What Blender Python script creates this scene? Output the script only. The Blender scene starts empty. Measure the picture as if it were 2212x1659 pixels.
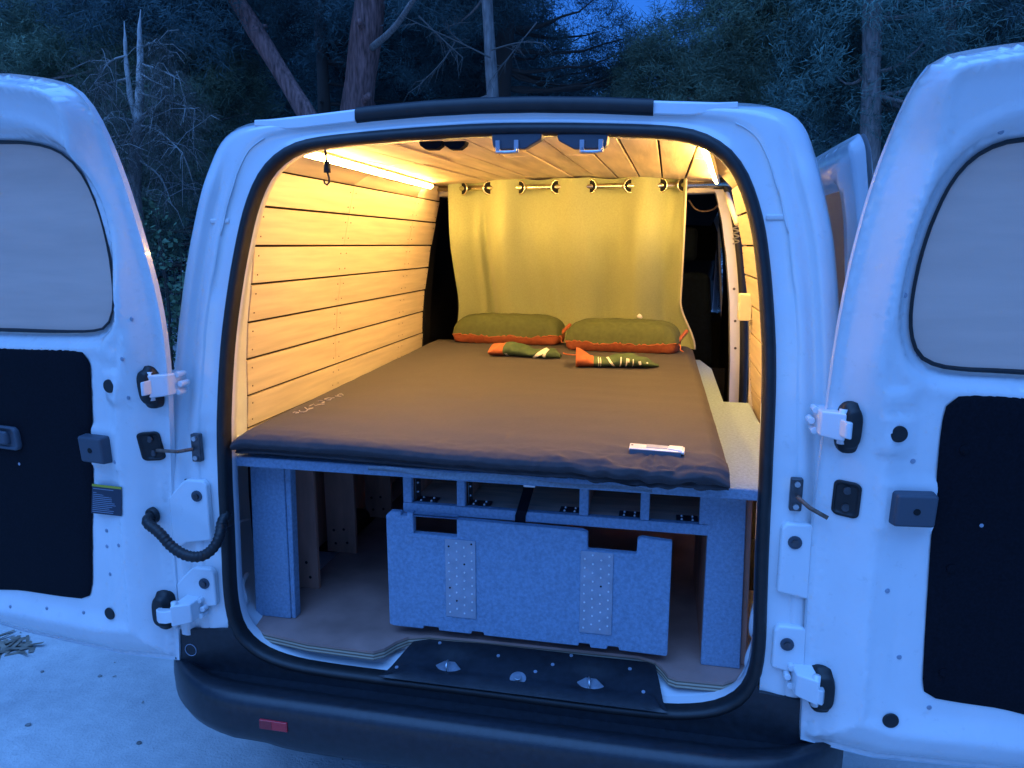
import bpy, bmesh, math, random
import numpy as np
from mathutils import Vector, Matrix, noise as mnoise
from mathutils.geometry import delaunay_2d_cdt
random.seed(7); rng = np.random.default_rng(11)
sc = bpy.context.scene
col = sc.collection
PI = math.pi

# ------------------------------------------------------------------ camera
CAM = np.array([0.41, -1.53, 1.55]); FPX = 1780.0 / 2500 * 2212      # focal in units of a 2212 px wide frame
YAW, PITCH = math.radians(11.78), math.radians(10.83)
cd = bpy.data.cameras.new('camera'); cam = bpy.data.objects.new('camera', cd); col.objects.link(cam)
cd.sensor_width = 36; cd.lens = 36 * 1780.0 / 2500; cd.clip_start = 0.02; cd.clip_end = 500
cam.location = CAM; cam.rotation_euler = (PI / 2 - PITCH, 0, YAW)
sc.camera = cam
_r = np.array([math.cos(YAW), math.sin(YAW), 0])
_f = np.array([-math.sin(YAW) * math.cos(PITCH), math.cos(YAW) * math.cos(PITCH), -math.sin(PITCH)])
_u = np.cross(_r, _f)
def ray(px, py):
    return _f + _r * (px - 1106) / FPX - _u * (py - 829.5) / FPX
def at(px, py, **k):                      # measured picture point -> place on a plane x=, y= or z= of the van
    d = ray(px, py); (ax, v), = k.items(); i = 'xyz'.index(ax)
    return CAM + d * (v - CAM[i]) / d[i]

# ------------------------------------------------------------------ world, sun, exposure
w = bpy.data.worlds.new('World'); sc.world = w; w.use_nodes = True
nt = w.node_tree; nt.nodes.clear()
wo = nt.nodes.new('ShaderNodeOutputWorld'); bg = nt.nodes.new('ShaderNodeBackground')
sky = nt.nodes.new('ShaderNodeTexSky'); sky.sky_type = 'NISHITA'; sky.sun_disc = False
sky.sun_elevation = math.radians(1.5); sky.sun_rotation = math.radians(200)
sky.air_density = 1.0; sky.dust_density = 0.2; sky.ozone_density = 4.0
mixn = nt.nodes.new('ShaderNodeMix'); mixn.data_type = 'RGBA'; mixn.blend_type = 'MULTIPLY'
mixn.inputs[0].default_value = 1.0
mixn.inputs[7].default_value = (0.43, 0.85, 1.66, 1)        # the camera's warm white balance turns the dusk blue
nt.links.new(sky.outputs[0], mixn.inputs[6]); nt.links.new(mixn.outputs[2], bg.inputs[0])
nt.links.new(bg.outputs[0], wo.inputs[0])
bg.inputs[1].default_value = 0.097
sl = bpy.data.lights.new('sun', 'SUN'); sl.energy = 1.0; sl.angle = math.radians(70); sl.color = (0.125, 0.37, 1.0)
so = bpy.data.objects.new('sun', sl); col.objects.link(so)
so.rotation_euler = (math.radians(20), 0, math.radians(-18)); so.location = (0, -6, 8)
vs = sc.view_settings; vs.view_transform = 'Standard'; vs.look = 'None'; vs.gamma = 1.0; vs.exposure = 2.1
vs.use_curve_mapping = False
LED_STRENGTH = 47.0

# ------------------------------------------------------------------ materials
MATS = {}
def mat(name, rgb, rough=0.6, metal=0.0, spec=0.5, noise=None, bump=None, emit=None, coat=0.0, sheen=0.0):
    """noise=(scale, amount[, stretch xyz]) varies the colour; bump=(scale, strength)"""
    m = bpy.data.materials.new(name); m.use_nodes = True; t = m.node_tree
    b = t.nodes['Principled BSDF']
    b.inputs['Base Color'].default_value = (*rgb, 1); b.inputs['Roughness'].default_value = rough
    b.inputs['Metallic'].default_value = metal; b.inputs['Specular IOR Level'].default_value = spec
    b.inputs['Coat Weight'].default_value = coat; b.inputs['Sheen Weight'].default_value = sheen
    tc = t.nodes.new('ShaderNodeTexCoord')
    if noise:
        n = t.nodes.new('ShaderNodeTexNoise'); n.inputs['Scale'].default_value = noise[0]; n.inputs['Detail'].default_value = 6
        src = tc.outputs['Object']
        if len(noise) > 2:
            mp = t.nodes.new('ShaderNodeMapping'); mp.inputs['Scale'].default_value = noise[2]
            t.links.new(src, mp.inputs[0]); src = mp.outputs[0]
        t.links.new(src, n.inputs['Vector'])
        cr = t.nodes.new('ShaderNodeValToRGB'); a = noise[1]
        cr.color_ramp.elements[0].position = 0.3; cr.color_ramp.elements[1].position = 0.7
        cr.color_ramp.elements[0].color = (*[c * (1 - a) for c in rgb], 1)
        cr.color_ramp.elements[1].color = (*[min(1, c * (1 + a)) for c in rgb], 1)
        t.links.new(n.outputs['Fac'], cr.inputs[0]); t.links.new(cr.outputs[0], b.inputs['Base Color'])
    if bump:
        n2 = t.nodes.new('ShaderNodeTexNoise'); n2.inputs['Scale'].default_value = bump[0]; n2.inputs['Detail'].default_value = 4
        src = tc.outputs['Object']
        if len(bump) > 2:
            mp = t.nodes.new('ShaderNodeMapping'); mp.inputs['Scale'].default_value = bump[2]
            t.links.new(src, mp.inputs[0]); src = mp.outputs[0]
        t.links.new(src, n2.inputs['Vector'])
        bp = t.nodes.new('ShaderNodeBump'); bp.inputs['Strength'].default_value = bump[1]; bp.inputs['Distance'].default_value = 0.01
        t.links.new(n2.outputs['Fac'], bp.inputs['Height']); t.links.new(bp.outputs[0], b.inputs['Normal'])
    if emit:
        b.inputs['Emission Color'].default_value = (*emit[0], 1); b.inputs['Emission Strength'].default_value = emit[1]
    MATS[name] = m
    return m
mat('paint', (0.76, 0.77, 0.79), 0.22, noise=(9, 0.035), bump=(16, 0.02), coat=0.6)
def grime():
    m = MATS['paint']; t = m.node_tree; b = t.nodes['Principled BSDF']; src = b.inputs['Base Color'].links[0].from_socket
    tc = t.nodes.new('ShaderNodeTexCoord'); n = t.nodes.new('ShaderNodeTexNoise'); n.inputs['Scale'].default_value = 34; n.inputs['Detail'].default_value = 9; n.inputs['Roughness'].default_value = .75
    cr = t.nodes.new('ShaderNodeValToRGB'); cr.color_ramp.elements[0].position = .60; cr.color_ramp.elements[1].position = .82
    cr.color_ramp.elements[0].color = (0, 0, 0, 1); cr.color_ramp.elements[1].color = (.55, .55, .55, 1)
    mx = t.nodes.new('ShaderNodeMix'); mx.data_type = 'RGBA'; mx.inputs[7].default_value = (.38, .36, .33, 1)
    t.links.new(tc.outputs['Object'], n.inputs['Vector']); t.links.new(n.outputs['Fac'], cr.inputs[0]); t.links.new(cr.outputs[0], mx.inputs[0]); t.links.new(src, mx.inputs[6]); t.links.new(mx.outputs[2], b.inputs['Base Color'])
    ad = t.nodes.new('ShaderNodeMath'); ad.operation = 'MULTIPLY_ADD'; ad.inputs[1].default_value = .4; ad.inputs[2].default_value = .2
    t.links.new(cr.outputs[0], ad.inputs[0]); t.links.new(ad.outputs[0], b.inputs['Roughness'])
grime()
mat('paint_dirty', (0.70, 0.71, 0.72), 0.42, noise=(26, 0.10), bump=(60, 0.08))
mat('rubber', (0.010, 0.011, 0.013), 0.5, noise=(40, 0.3))
mat('trim_black', (0.004, 0.0048, 0.009), 0.8, spec=0.15, noise=(180, 0.35))
mat('bumper', (0.014, 0.017, 0.023), 0.37, noise=(60, 0.25), bump=(260, 0.06))
mat('grey_plastic', (0.060, 0.075, 0.10), 0.55, bump=(300, 0.05))
mat('steel', (0.55, 0.57, 0.60), 0.35, metal=0.9, noise=(60, 0.2))
mat('dark_steel', (0.10, 0.10, 0.11), 0.4, metal=0.7, noise=(50, 0.3))
mat('rust_steel', (0.20, 0.13, 0.10), 0.6, metal=0.4, noise=(80, 0.4))
mat('screen', (0.70, 0.50, 0.42), 0.85, noise=(5, 0.05, (1, 1, 9)), bump=(420, 0.05), spec=0.2)
mat('carpet', (0.26, 0.37, 0.52), 0.97, spec=0.1, noise=(130, 0.17), bump=(420, 0.6), sheen=0.1)
mat('plank', (0.70, 0.58, 0.42), 0.55, noise=(7.0, 0.12, (4, 0.5, 8)), bump=(28, 0.05, (6, 0.4, 6)))
mat('plank_ceiling', (0.70, 0.56, 0.38), 0.50, noise=(5.0, 0.22, (5, 0.5, 3)), bump=(20, 0.10, (6, 0.4, 3)))
mat('lining_dark', (0.03, 0.02, 0.015), 0.9)
mat('board_brown', (0.55, 0.25, 0.18), 0.6, noise=(9, 0.22, (3, 3, 0.6)), bump=(60, 0.05))
mat('floor_brown', (0.42, 0.24, 0.20), 0.42, noise=(6, 0.30), bump=(40, 0.05))
mat('shelf_wood', (0.74, 0.50, 0.36), 0.6, noise=(7, 0.25, (1, 6, 4)))
mat('curtain', (0.36, 0.405, 0.20), 0.8, noise=(160, 0.08), bump=(500, 0.06), sheen=0.2)
mat('mattress', (0.054, 0.048, 0.053), 0.8, spec=0.25, noise=(120, 0.07), bump=(9, 0.25), sheen=0.04)
mat('mattress_grip', (0.15, 0.17, 0.20), 0.8, noise=(160, 0.25))
mat('pillow_green', (0.070, 0.088, 0.030), 0.85, noise=(60, 0.12), bump=(300, 0.06))
mat('pillow_orange', (0.40, 0.105, 0.040), 0.8, noise=(70, 0.15))
mat('pouch_green', (0.045, 0.085, 0.040), 0.75, noise=(50, 0.2))
mat('print_white', (0.80, 0.80, 0.72), 0.6)
mat('print_faint', (0.42, 0.37, 0.33), 0.6)
mat('zinc', (0.34, 0.38, 0.46), 0.45, metal=0.35, noise=(35, 0.12))
mat('stud', (0.80, 0.82, 0.85), 0.35, metal=0.3)
mat('hole', (0.004, 0.004, 0.005), 0.9)
mat('aluminium', (0.85, 0.84, 0.82), 0.3, metal=0.4, noise=(50, 0.06))
mat('brass', (0.80, 0.74, 0.55), 0.25, metal=1.0)
mat('cable', (0.70, 0.70, 0.72), 0.5)
mat('lens_red', (0.55, 0.012, 0.025), 0.15, coat=0.6)
mat('lens_dark_red', (0.28, 0.006, 0.015), 0.15, coat=0.6)
mat('glass_dark', (0.012, 0.014, 0.018), 0.08, noise=(4, 0.2))
mat('glass_brown', (0.030, 0.018, 0.018), 0.25)
mat('seat_fabric', (0.003, 0.006, 0.012), 0.95, spec=0.1, noise=(60, 0.3))
mat('pale_green', (0.20, 0.55, 0.18), 0.6)
mat('sticker', (0.020, 0.030, 0.055), 0.5)
mat('sticker_yellow', (0.45, 0.40, 0.03), 0.5)
mat('sticker_text', (0.22, 0.27, 0.36), 0.5)
mat('cream', (0.72, 0.66, 0.50), 0.5, noise=(12, 0.06))
mat('led', (1, 0.9, 0.7), 0.5, emit=((1.0, 0.575, 0.165), LED_STRENGTH))
mat('led_case', (0.8, 0.75, 0.6), 0.4)
mat('bark_red', (0.21, 0.105, 0.095), 0.95, noise=(7, 0.6, (5, 5, 0.7)), bump=(14, 1.0, (5, 5, 0.6)))
mat('bark_grey', (0.20, 0.18, 0.17), 0.95, noise=(9, 0.4, (4, 4, 0.8)), bump=(18, 0.8, (4, 4, 0.8)))
mat('bark_pale', (0.42, 0.41, 0.39), 0.95, noise=(12, 0.4, (3, 3, 0.8)), bump=(25, 0.7))
mat('twig_pale', (0.36, 0.35, 0.33), 0.95)
mat('twig_grey', (0.11, 0.10, 0.09), 0.95)
mat('twig_dark', (0.05, 0.04, 0.035), 0.95)
mat('needle_green', (0.095, 0.18, 0.16), 0.8, noise=(0.9, 0.75), spec=0.2)  # tone lifted and blued to stand in for haze among the trees
mat('needle_dark', (0.070, 0.125, 0.13), 0.85, noise=(0.8, 0.75), spec=0.15)  # lifted and bluish as well, haze put into the colour
mat('needle_pale', (0.13, 0.19, 0.13), 0.8, noise=(1.2, 0.65), spec=0.2)
mat('needle_dry', (0.11, 0.11, 0.095), 0.9, noise=(2.0, 0.5), spec=0.1)
mat('leaf', (0.075, 0.135, 0.070), 0.6, noise=(9, 0.5), spec=0.3)
mat('litter', (0.20, 0.16, 0.12), 0.9, noise=(30, 0.5))
mat('stone', (0.20, 0.19, 0.18), 0.9, noise=(30, 0.3))

def layered_ply(name):                                        # plywood edge: pale and dark veneers
    m = mat(name, (0.5, 0.4, 0.28), 0.7); t = m.node_tree; b = t.nodes['Principled BSDF']
    tc = t.nodes.new('ShaderNodeTexCoord'); wv = t.nodes.new('ShaderNodeTexWave')
    wv.bands_direction = 'Z'; wv.inputs['Scale'].default_value = 38; wv.inputs['Distortion'].default_value = 0.4
    cr = t.nodes.new('ShaderNodeValToRGB')
    cr.color_ramp.elements[0].color = (0.16, 0.10, 0.07, 1); cr.color_ramp.elements[1].color = (0.55, 0.46, 0.34, 1)
    t.links.new(tc.outputs['Object'], wv.inputs[0]); t.links.new(wv.outputs[0], cr.inputs[0]); t.links.new(cr.outputs[0], b.inputs['Base Color'])
layered_ply('ply_edge')
def ground_material():
    m = mat('ground', (0.2, 0.19, 0.18), 0.95); t = m.node_tree; b = t.nodes['Principled BSDF']
    tc = t.nodes.new('ShaderNodeTexCoord')
    def nz(s, d, r=0.6):
        n = t.nodes.new('ShaderNodeTexNoise'); n.inputs['Scale'].default_value = s; n.inputs['Detail'].default_value = d
        n.inputs['Roughness'].default_value = r; t.links.new(tc.outputs['Object'], n.inputs['Vector']); return n
    a = nz(1.6, 5); c = nz(14, 8, 0.7); f = nz(120, 3)
    r1 = t.nodes.new('ShaderNodeValToRGB'); r1.color_ramp.elements[0].position = 0.32; r1.color_ramp.elements[1].position = 0.72
    r1.color_ramp.elements[0].color = (0.38, 0.37, 0.37, 1); r1.color_ramp.elements[1].color = (0.66, 0.63, 0.60, 1)
    ad = t.nodes.new('ShaderNodeMath'); ad.operation = 'MULTIPLY_ADD'; ad.inputs[1].default_value = 0.5
    ad2 = t.nodes.new('ShaderNodeMath'); ad2.operation = 'MULTIPLY'; ad2.inputs[1].default_value = 0.5
    t.links.new(c.outputs['Fac'], ad2.inputs[0]); t.links.new(a.outputs['Fac'], ad.inputs[0]); t.links.new(ad2.outputs[0], ad.inputs[2])
    t.links.new(ad.outputs[0], r1.inputs[0])
    t.links.new(r1.outputs[0], b.inputs['Base Color'])
    b1 = t.nodes.new('ShaderNodeBump'); b1.inputs['Strength'].default_value = 0.45; b1.inputs['Distance'].default_value = 0.02
    b2 = t.nodes.new('ShaderNodeBump'); b2.inputs['Strength'].default_value = 0.6; b2.inputs['Distance'].default_value = 0.006
    t.links.new(c.outputs['Fac'], b1.inputs['Height']); t.links.new(f.outputs['Fac'], b2.inputs['Height'])
    t.links.new(b1.outputs[0], b2.inputs['Normal']); t.links.new(b2.outputs[0], b.inputs['Normal'])
ground_material()

# ------------------------------------------------------------------ mesh helpers
def link(name, me, m, parent=None, smooth=False, auto=None):
    o = bpy.data.objects.new(name, me); col.objects.link(o)
    if m: me.materials.append(MATS[m])
    if smooth: me.shade_smooth()
    if parent is not None:
        if parent.parent and parent.parent.parent: parent = parent.parent      # thing > part > sub-part, no deeper
        o.parent = parent
        if parent.type == 'EMPTY': o.matrix_parent_inverse = Matrix.Translation(-Vector(parent.location))
    return o
def mesh(name, V, F, m, parent=None, smooth=False):
    me = bpy.data.meshes.new(name); me.from_pydata([tuple(map(float, v)) for v in V], [], [tuple(f) for f in F]); me.update()
    bm = bmesh.new(); bm.from_mesh(me); bmesh.ops.recalc_face_normals(bm, faces=bm.faces); bm.to_mesh(me); bm.free()
    return link(name, me, m, parent, smooth)
def tag(o, label=None, cat=None, group=None, kind=None):
    if label: o['label'] = label
    if cat: o['category'] = cat
    if group: o['group'] = group
    if kind: o['kind'] = kind
    return o
def empty(name, loc, label, cat, group=None):
    o = bpy.data.objects.new(name, None); col.objects.link(o); o.location = loc; o.empty_display_size = 0.1
    return tag(o, label, cat, group)
HEX = [(0, 1, 2, 3), (4, 7, 6, 5), (0, 4, 5, 1), (1, 5, 6, 2), (2, 6, 7, 3), (3, 7, 4, 0)]
class MB:
    """collects shapes into one mesh"""
    def __init__(s): s.V = []; s.F = []
    def add(s, V, F):
        n = len(s.V); s.V += [tuple(map(float, v)) for v in V]; s.F += [tuple(i + n for i in f) for f in F]; return s
    def hexa(s, c): return s.add(c, HEX)
    def box(s, x0, x1, y0, y1, z0, z1):
        return s.hexa([(x0, y0, z0), (x1, y0, z0), (x1, y1, z0), (x0, y1, z0), (x0, y0, z1), (x1, y0, z1), (x1, y1, z1), (x0, y1, z1)])
    def tube(s, pts, r, n=10, cap=True):
        pts = [np.array(p, float) for p in pts]; k = len(pts); rs = r if isinstance(r, (list, tuple, np.ndarray)) else [r] * k
        V = []; up = None
        for i, p in enumerate(pts):
            t = pts[min(i + 1, k - 1)] - pts[max(i - 1, 0)]; t = t / (np.linalg.norm(t) + 1e-9)
            if up is None: up = np.array([0, 0, 1.0]) if abs(t[2]) < 0.9 else np.array([1.0, 0, 0])
            a = np.cross(t, up); a /= np.linalg.norm(a) + 1e-9; up = np.cross(a, t)
            for j in range(n):
                th = 2 * PI * j / n; V.append(p + (a * math.cos(th) + up * math.sin(th)) * rs[i])
        F = [(i * n + j, i * n + (j + 1) % n, (i + 1) * n + (j + 1) % n, (i + 1) * n + j) for i in range(k - 1) for j in range(n)]
        if cap: F += [tuple(range(n))[::-1], tuple((k - 1) * n + j for j in range(n))]
        return s.add(V, F)
    def disc(s, c, nrm, r, h=0.002, n=12, r2=None):
        c = np.array(c, float); nrm = np.array(nrm, float); nrm /= np.linalg.norm(nrm)
        a = np.cross(nrm, [0, 0, 1.0] if abs(nrm[2]) < 0.9 else [1.0, 0, 0]); a /= np.linalg.norm(a); b = np.cross(nrm, a)
        r2 = r if r2 is None else r2
        V = [c + (a * math.cos(2 * PI * j / n) + b * math.sin(2 * PI * j / n)) * r for j in range(n)] + \
            [c + nrm * h + (a * math.cos(2 * PI * j / n) + b * math.sin(2 * PI * j / n)) * r2 for j in range(n)]
        return s.add(V, [(j, (j + 1) % n, n + (j + 1) % n, n + j) for j in range(n)] + [tuple(range(n))[::-1], tuple(range(n, 2 * n))])
    def prism(s, poly, d):                      # poly: 3D points of one flat face, d: offset to the other
        n = len(poly); d = np.array(d, float)
        return s.add([np.array(p, float) for p in poly] + [np.array(p, float) + d for p in poly],
                     [tuple(range(n)), tuple(range(n, 2 * n))[::-1]] + [(i, (i + 1) % n, n + (i + 1) % n, n + i) for i in range(n)])
    def build(s, name, m, parent=None, smooth=False, bevel=0.0, seg=2, subsurf=0):
        o = mesh(name, s.V, s.F, m, parent, smooth)
        if bevel:
            md = o.modifiers.new('bevel', 'BEVEL'); md.width = bevel; md.segments = seg; md.limit_method = 'ANGLE'; md.angle_limit = math.radians(35)
            o.data.shade_smooth(); 
            wn = o.modifiers.new('wn', 'WEIGHTED_NORMAL'); wn.keep_sharp = False
        return o
def box(name, x0, x1, y0, y1, z0, z1, m, parent=None, bevel=0.002):
    return MB().box(x0, x1, y0, y1, z0, z1).build(name, m, parent, bevel=bevel)
def grid(name, fn, nu, nv, m, parent=None, closed_u=False, smooth=True):
    V = [fn(i / (nu if closed_u else nu - 1), j / (nv - 1)) for i in range(nu) for j in range(nv)]
    F = [(i * nv + j, ((i + 1) % nu) * nv + j, ((i + 1) % nu) * nv + j + 1, i * nv + j + 1) for i in range(nu if closed_u else nu - 1) for j in range(nv - 1)]
    return mesh(name, V, F, m, parent, smooth)
def loft(name, rings, m, parent=None, closed=False, smooth=True, cap=False):
    n = len(rings[0]); V = [p for r in rings for p in r]
    F = [(a * n + i, a * n + (i + 1) % n, (a + 1) * n + (i + 1) % n, (a + 1) * n + i) for a in range(len(rings) - 1) for i in range(n if closed else n - 1)]
    if cap: F.append(tuple((len(rings) - 1) * n + i for i in range(n)))
    return mesh(name, V, F, m, parent, smooth)
def resample(pts, n, closed=False):
    P = np.array(pts, float)
    if closed: P = np.vstack([P, P[:1]])
    d = np.r_[0, np.cumsum(np.linalg.norm(np.diff(P, axis=0), axis=1))]
    t = np.linspace(0, d[-1], n + 1)[:-1] if closed else np.linspace(0, d[-1], n)
    return np.stack([np.interp(t, d, P[:, k]) for k in range(P.shape[1])], 1)
def smooth_poly(pts, it=2, closed=True):       # corner cutting
    P = [np.array(p, float) for p in pts]
    for _ in range(it):
        Q = []
        n = len(P)
        for i in range(n if closed else n - 1):
            a, b = P[i], P[(i + 1) % n]; Q += [a * 0.75 + b * 0.25, a * 0.25 + b * 0.75]
        if not closed: Q = [P[0]] + Q + [P[-1]]
        P = Q
    return np.array(P)
def inside(P, poly):
    x, y = P[:, 0], P[:, 1]; c = np.zeros(len(P), bool); n = len(poly)
    for i in range(n):
        x0, y0 = poly[i]; x1, y1 = poly[(i + 1) % n]
        if y0 == y1: continue
        k = ((y0 > y) != (y1 > y)) & (x < (x1 - x0) * (y - y0) / (y1 - y0) + x0); c ^= k
    return c
def dist(P, poly, closed=True):
    n = len(poly); D = np.full(len(P), 1e9)
    for i in range(n if closed else n - 1):
        a = np.array(poly[i]); b = np.array(poly[(i + 1) % n]); ab = b - a; L = ab @ ab
        if L < 1e-12: continue
        t = np.clip(((P - a) @ ab) / L, 0, 1); D = np.minimum(D, np.linalg.norm(P - a - t[:, None] * ab, axis=1))
    return D
def sstep(a, b, x): t = np.clip((x - a) / (b - a), 0, 1); return t * t * (3 - 2 * t)
def panel(name, outline, holes, hfun, to3d, m, parent, offs=(), step=0.03, smooth=True):
    """pressed sheet: outline with holes, triangulated; hfun(P)->height, to3d(P,h)->points"""
    outline = np.array(outline); pts = []; edges = []
    def loop(L):
        s = len(pts); pts.extend([tuple(p) for p in L]); edges.extend([(s + i, s + (i + 1) % len(L)) for i in range(len(L))])
    loop(outline)
    for h in holes: loop(np.array(h))
    lo, hi = outline.min(0), outline.max(0)
    gx, gy = np.meshgrid(np.arange(lo[0], hi[0], step), np.arange(lo[1], hi[1], step)); G = np.stack([gx.ravel(), gy.ravel()], 1)
    G = G + rng.uniform(-.1, .1, G.shape) * step
    extra = [G]
    for poly, ds in offs:                       # denser rows parallel to edges
        poly = resample(poly, max(24, int(np.linalg.norm(np.diff(np.vstack([poly, poly[:1]]), axis=0), axis=1).sum() / 0.022)), True)
        nx = np.roll(poly, -1, 0) - np.roll(poly, 1, 0); nrm = np.stack([-nx[:, 1], nx[:, 0]], 1); nrm /= np.linalg.norm(nrm, axis=1)[:, None] + 1e-9
        for d in ds:
            for sg in (1, -1): extra.append(poly + nrm * d * sg)
    Q = np.vstack(extra); ok = inside(Q, outline) & (dist(Q, outline) > 0.003)
    for h in holes: ok &= (~inside(Q, np.array(h))) & (dist(Q, np.array(h)) > 0.003)
    Q = Q[ok]
    key = np.unique((Q / 0.0035).round().astype(int), axis=0, return_index=True)[1]; Q = Q[key]
    pts.extend([tuple(q) for q in Q])
    v, e, f, *_ = delaunay_2d_cdt([Vector(p) for p in pts], edges, [], 0, 1e-6)
    v = np.array([tuple(a) for a in v]); f = np.array([tuple(a) for a in f])
    c = v[f].mean(1); k = inside(c, outline)
    for h in holes: k &= ~inside(c, np.array(h))
    h = hfun(v); V = to3d(v, h)
    return mesh(name, V, f[k].tolist(), m, parent, smooth)
def rrect(x0, x1, z0, z1, r, n=5):
    out = []
    for cx, cz, a0 in ((x1 - r, z1 - r, 0), (x0 + r, z1 - r, 90), (x0 + r, z0 + r, 180), (x1 - r, z0 + r, 270)):
        out += [(cx + r * math.cos(math.radians(a0 + 90 * i / n)), cz + r * math.sin(math.radians(a0 + 90 * i / n))) for i in range(n + 1)]
    return out
def yr(z): return 0.09 * np.maximum(0, (np.asarray(z, float) - 0.95) / 0.85) ** 1.3      # the tail leans forward towards the roof
def noise1(x, seed=0, f=1.0):
    r = np.random.default_rng(seed); ph = r.uniform(0, 6.28, 6); fr = f * r.uniform(0.6, 2.6, 6)
    return sum(math.sin(x * a + p) / (1 + i * .4) for i, (a, p) in enumerate(zip(fr, ph))) / 3

# ================================================================== GROUND
def gz(x, y):
    return 0.012 * noise1(x * 1.3 + y * 0.7, 3) + 0.010 * noise1(y * 1.9 - x * 0.4, 4)
gx = np.r_[-160, -60, -25, np.linspace(-12, 12, 70), 25, 60, 160]; gy = np.r_[-120, -40, -15, np.linspace(-8, 20, 80), 40, 90, 200]
V = [(x, y, gz(x, y) - (0.012 if abs(x) < 20 else 0)) for x in gx for y in gy]; n = len(gy)
tag(mesh('ground', V, [(i * n + j, (i + 1) * n + j, (i + 1) * n + j + 1, i * n + j + 1) for i in range(len(gx) - 1) for j in range(n - 1)], 'ground', smooth=True), kind='structure')

# ================================================================== VAN
van = empty('parked_van', (0, 1.5, 0), 'white panel van with both rear doors swung open and a lit camper interior', 'van')
S = [(0, .488), (.25, .486), (.42, .488), (.50, .496), (.56, .512), (.605, .540), (.635, .578), (.649, .63), (.652, .70), (.648, .80), (.643, .95), (.642, 1.10), (.638, 1.22), (.632, 1.32),
     (.620, 1.42), (.606, 1.51), (.590, 1.59), (.570, 1.655), (.545, 1.708), (.510, 1.748), (.46, 1.777), (.40, 1.790), (.30, 1.797), (.16, 1.804), (0, 1.808)]
S = np.array(S)
def full(half):                                # half profile bottom centre -> top centre, mirrored to a closed loop
    h = np.array(half); return np.vstack([h, (h * [-1, 1])[::-1][1:-1]])
NS = 160
def shift(z): return .012 * np.clip((np.asarray(z, float) - 1.12) / .45, 0, 1)     # the body stands a touch askew
SO = resample(smooth_poly(full(S), 1), NS, True)
SO0 = SO.copy(); SO[:, 0] += shift(SO[:, 1])
def inset(L, d):
    t = np.roll(L, -1, 0) - np.roll(L, 1, 0); nn = np.stack([-t[:, 1], t[:, 0]], 1); nn /= np.linalg.norm(nn, axis=1)[:, None]
    return L + nn * d
# door seal: bulb of rubber round the opening
rings = []
for d, y in ((-.003, .012), (-.002, -.004), (.003, -.012), (.010, -.017), (.017, -.015), (.022, -.008), (.0235, .004), (.023, .020)):
    L = inset(SO, d); rings.append([(x, yr(z) + y, z) for x, z in L])
loft('door_seal', rings, 'rubber', van, closed=True)
# inner return of the opening, from the seal to the lining
WALL = [(-.737, 1.036), (-.728, 1.131), (-.723, 1.235), (-.712, 1.338), (-.693, 1.443), (-.678, 1.546), (-.654, 1.650), (-.631, 1.746), (-.565, 1.812)]
def zc(x, y): return 1.803 + 0.022 * y - 0.08 * x * x
def xl_(y): return .500 + .082 * (y - .35)          # the roof narrows towards the tail
IN = [(0, .536), (.42, .536), (.60, .540), (.68, .565), (.725, .62), (.745, .70), (.747, .85), (.740, 1.0), (.730, 1.131), (.725, 1.235), (.714, 1.338), (.695, 1.443), (.680, 1.546), (.656, 1.650), (.633, 1.746), (.60, 1.785), (.55, 1.803), (.42, 1.805), (.25, 1.81), (0, 1.815)]
INL = resample(full(IN), NS, True)
def pair(A, B):                                # match loops by angle round the centre
    c = np.array([0, 1.15]); sc_ = np.array([1, .95])
    tb = np.unwrap(np.arctan2(*((B - c) * sc_).T[::-1])); ta = np.arctan2(*((A - c) * sc_).T[::-1])
    o = np.argsort(np.mod(tb, 2 * PI)); T = np.mod(tb, 2 * PI)[o]; X = B[o]
    T = np.r_[T[-1] - 2 * PI, T, T[0] + 2 * PI]; X = np.vstack([X[-1:], X, X[:1]])
    a = np.mod(ta, 2 * PI)
    return np.stack([np.interp(a, T, X[:, 0]), np.interp(a, T, X[:, 1])], 1)
L0 = inset(SO, .0222); L1 = pair(L0, INL)
rings = []
for t, y in ((0, .0), (.0, .025), (.01, .046), (.05, .050), (.42, .062), (.50, .09), (.80, .17), (1, .285)):
    L = L0 * (1 - t) + L1 * t
    rings.append([(x, yr(z) * (1 - t) + y, z) for x, z in L])
loft('inner_frame', rings, 'paint', van, closed=True)
fr = MB()
for (x, z) in ((.606, 1.62), (.628, 1.40), (.64, 1.24)):
    for s in (-1, 1): fr.disc((s * (x - .006), yr(z) + .055, z), (-s * .7, -.7, 0), .006, .002, 10)
tag(fr.build('frame_screws', 'dark_steel', van), kind='stuff')

# rear pillars and header (one pressed frame), with steps, seams and rebates
OUT = [(.80, .40), (.803, .55), (.802, .75), (.798, .95), (.787, 1.12), (.772, 1.24), (.760, 1.36), (.746, 1.47), (.731, 1.56), (.712, 1.64), (.690, 1.72), (.668, 1.782), (.642, 1.812), (.60, 1.828), (.50, 1.836), (.40, 1.840), (.25, 1.851), (.12, 1.857), (0, 1.859)]
outl = np.array(OUT); outl = np.vstack([outl, (outl * [-1, 1])[::-1][1:]])
outl = resample(smooth_poly(outl, 1, False), 150)
sarc = resample(np.vstack([S[8:], (S[8:] * [-1, 1])[::-1][1:]]), 150)
so_full = np.vstack([[(.652, .40)], sarc, [(-.652, .40)]])
frame_outline = np.vstack([outl, so_full[::-1]])
fo_out = outl; fo_in = so_full
ci = 18                                           # corner station of the seal profile
s_side = resample(S[8:ci + 1], 70); s_top = resample(S[ci:], 40)
s_side = np.vstack([[(.652, .562)], s_side])
oa = np.array(OUT); oc = 10
o_side = resample(oa[:oc + 1], 71); o_top = resample(oa[oc:], 40)
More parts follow.
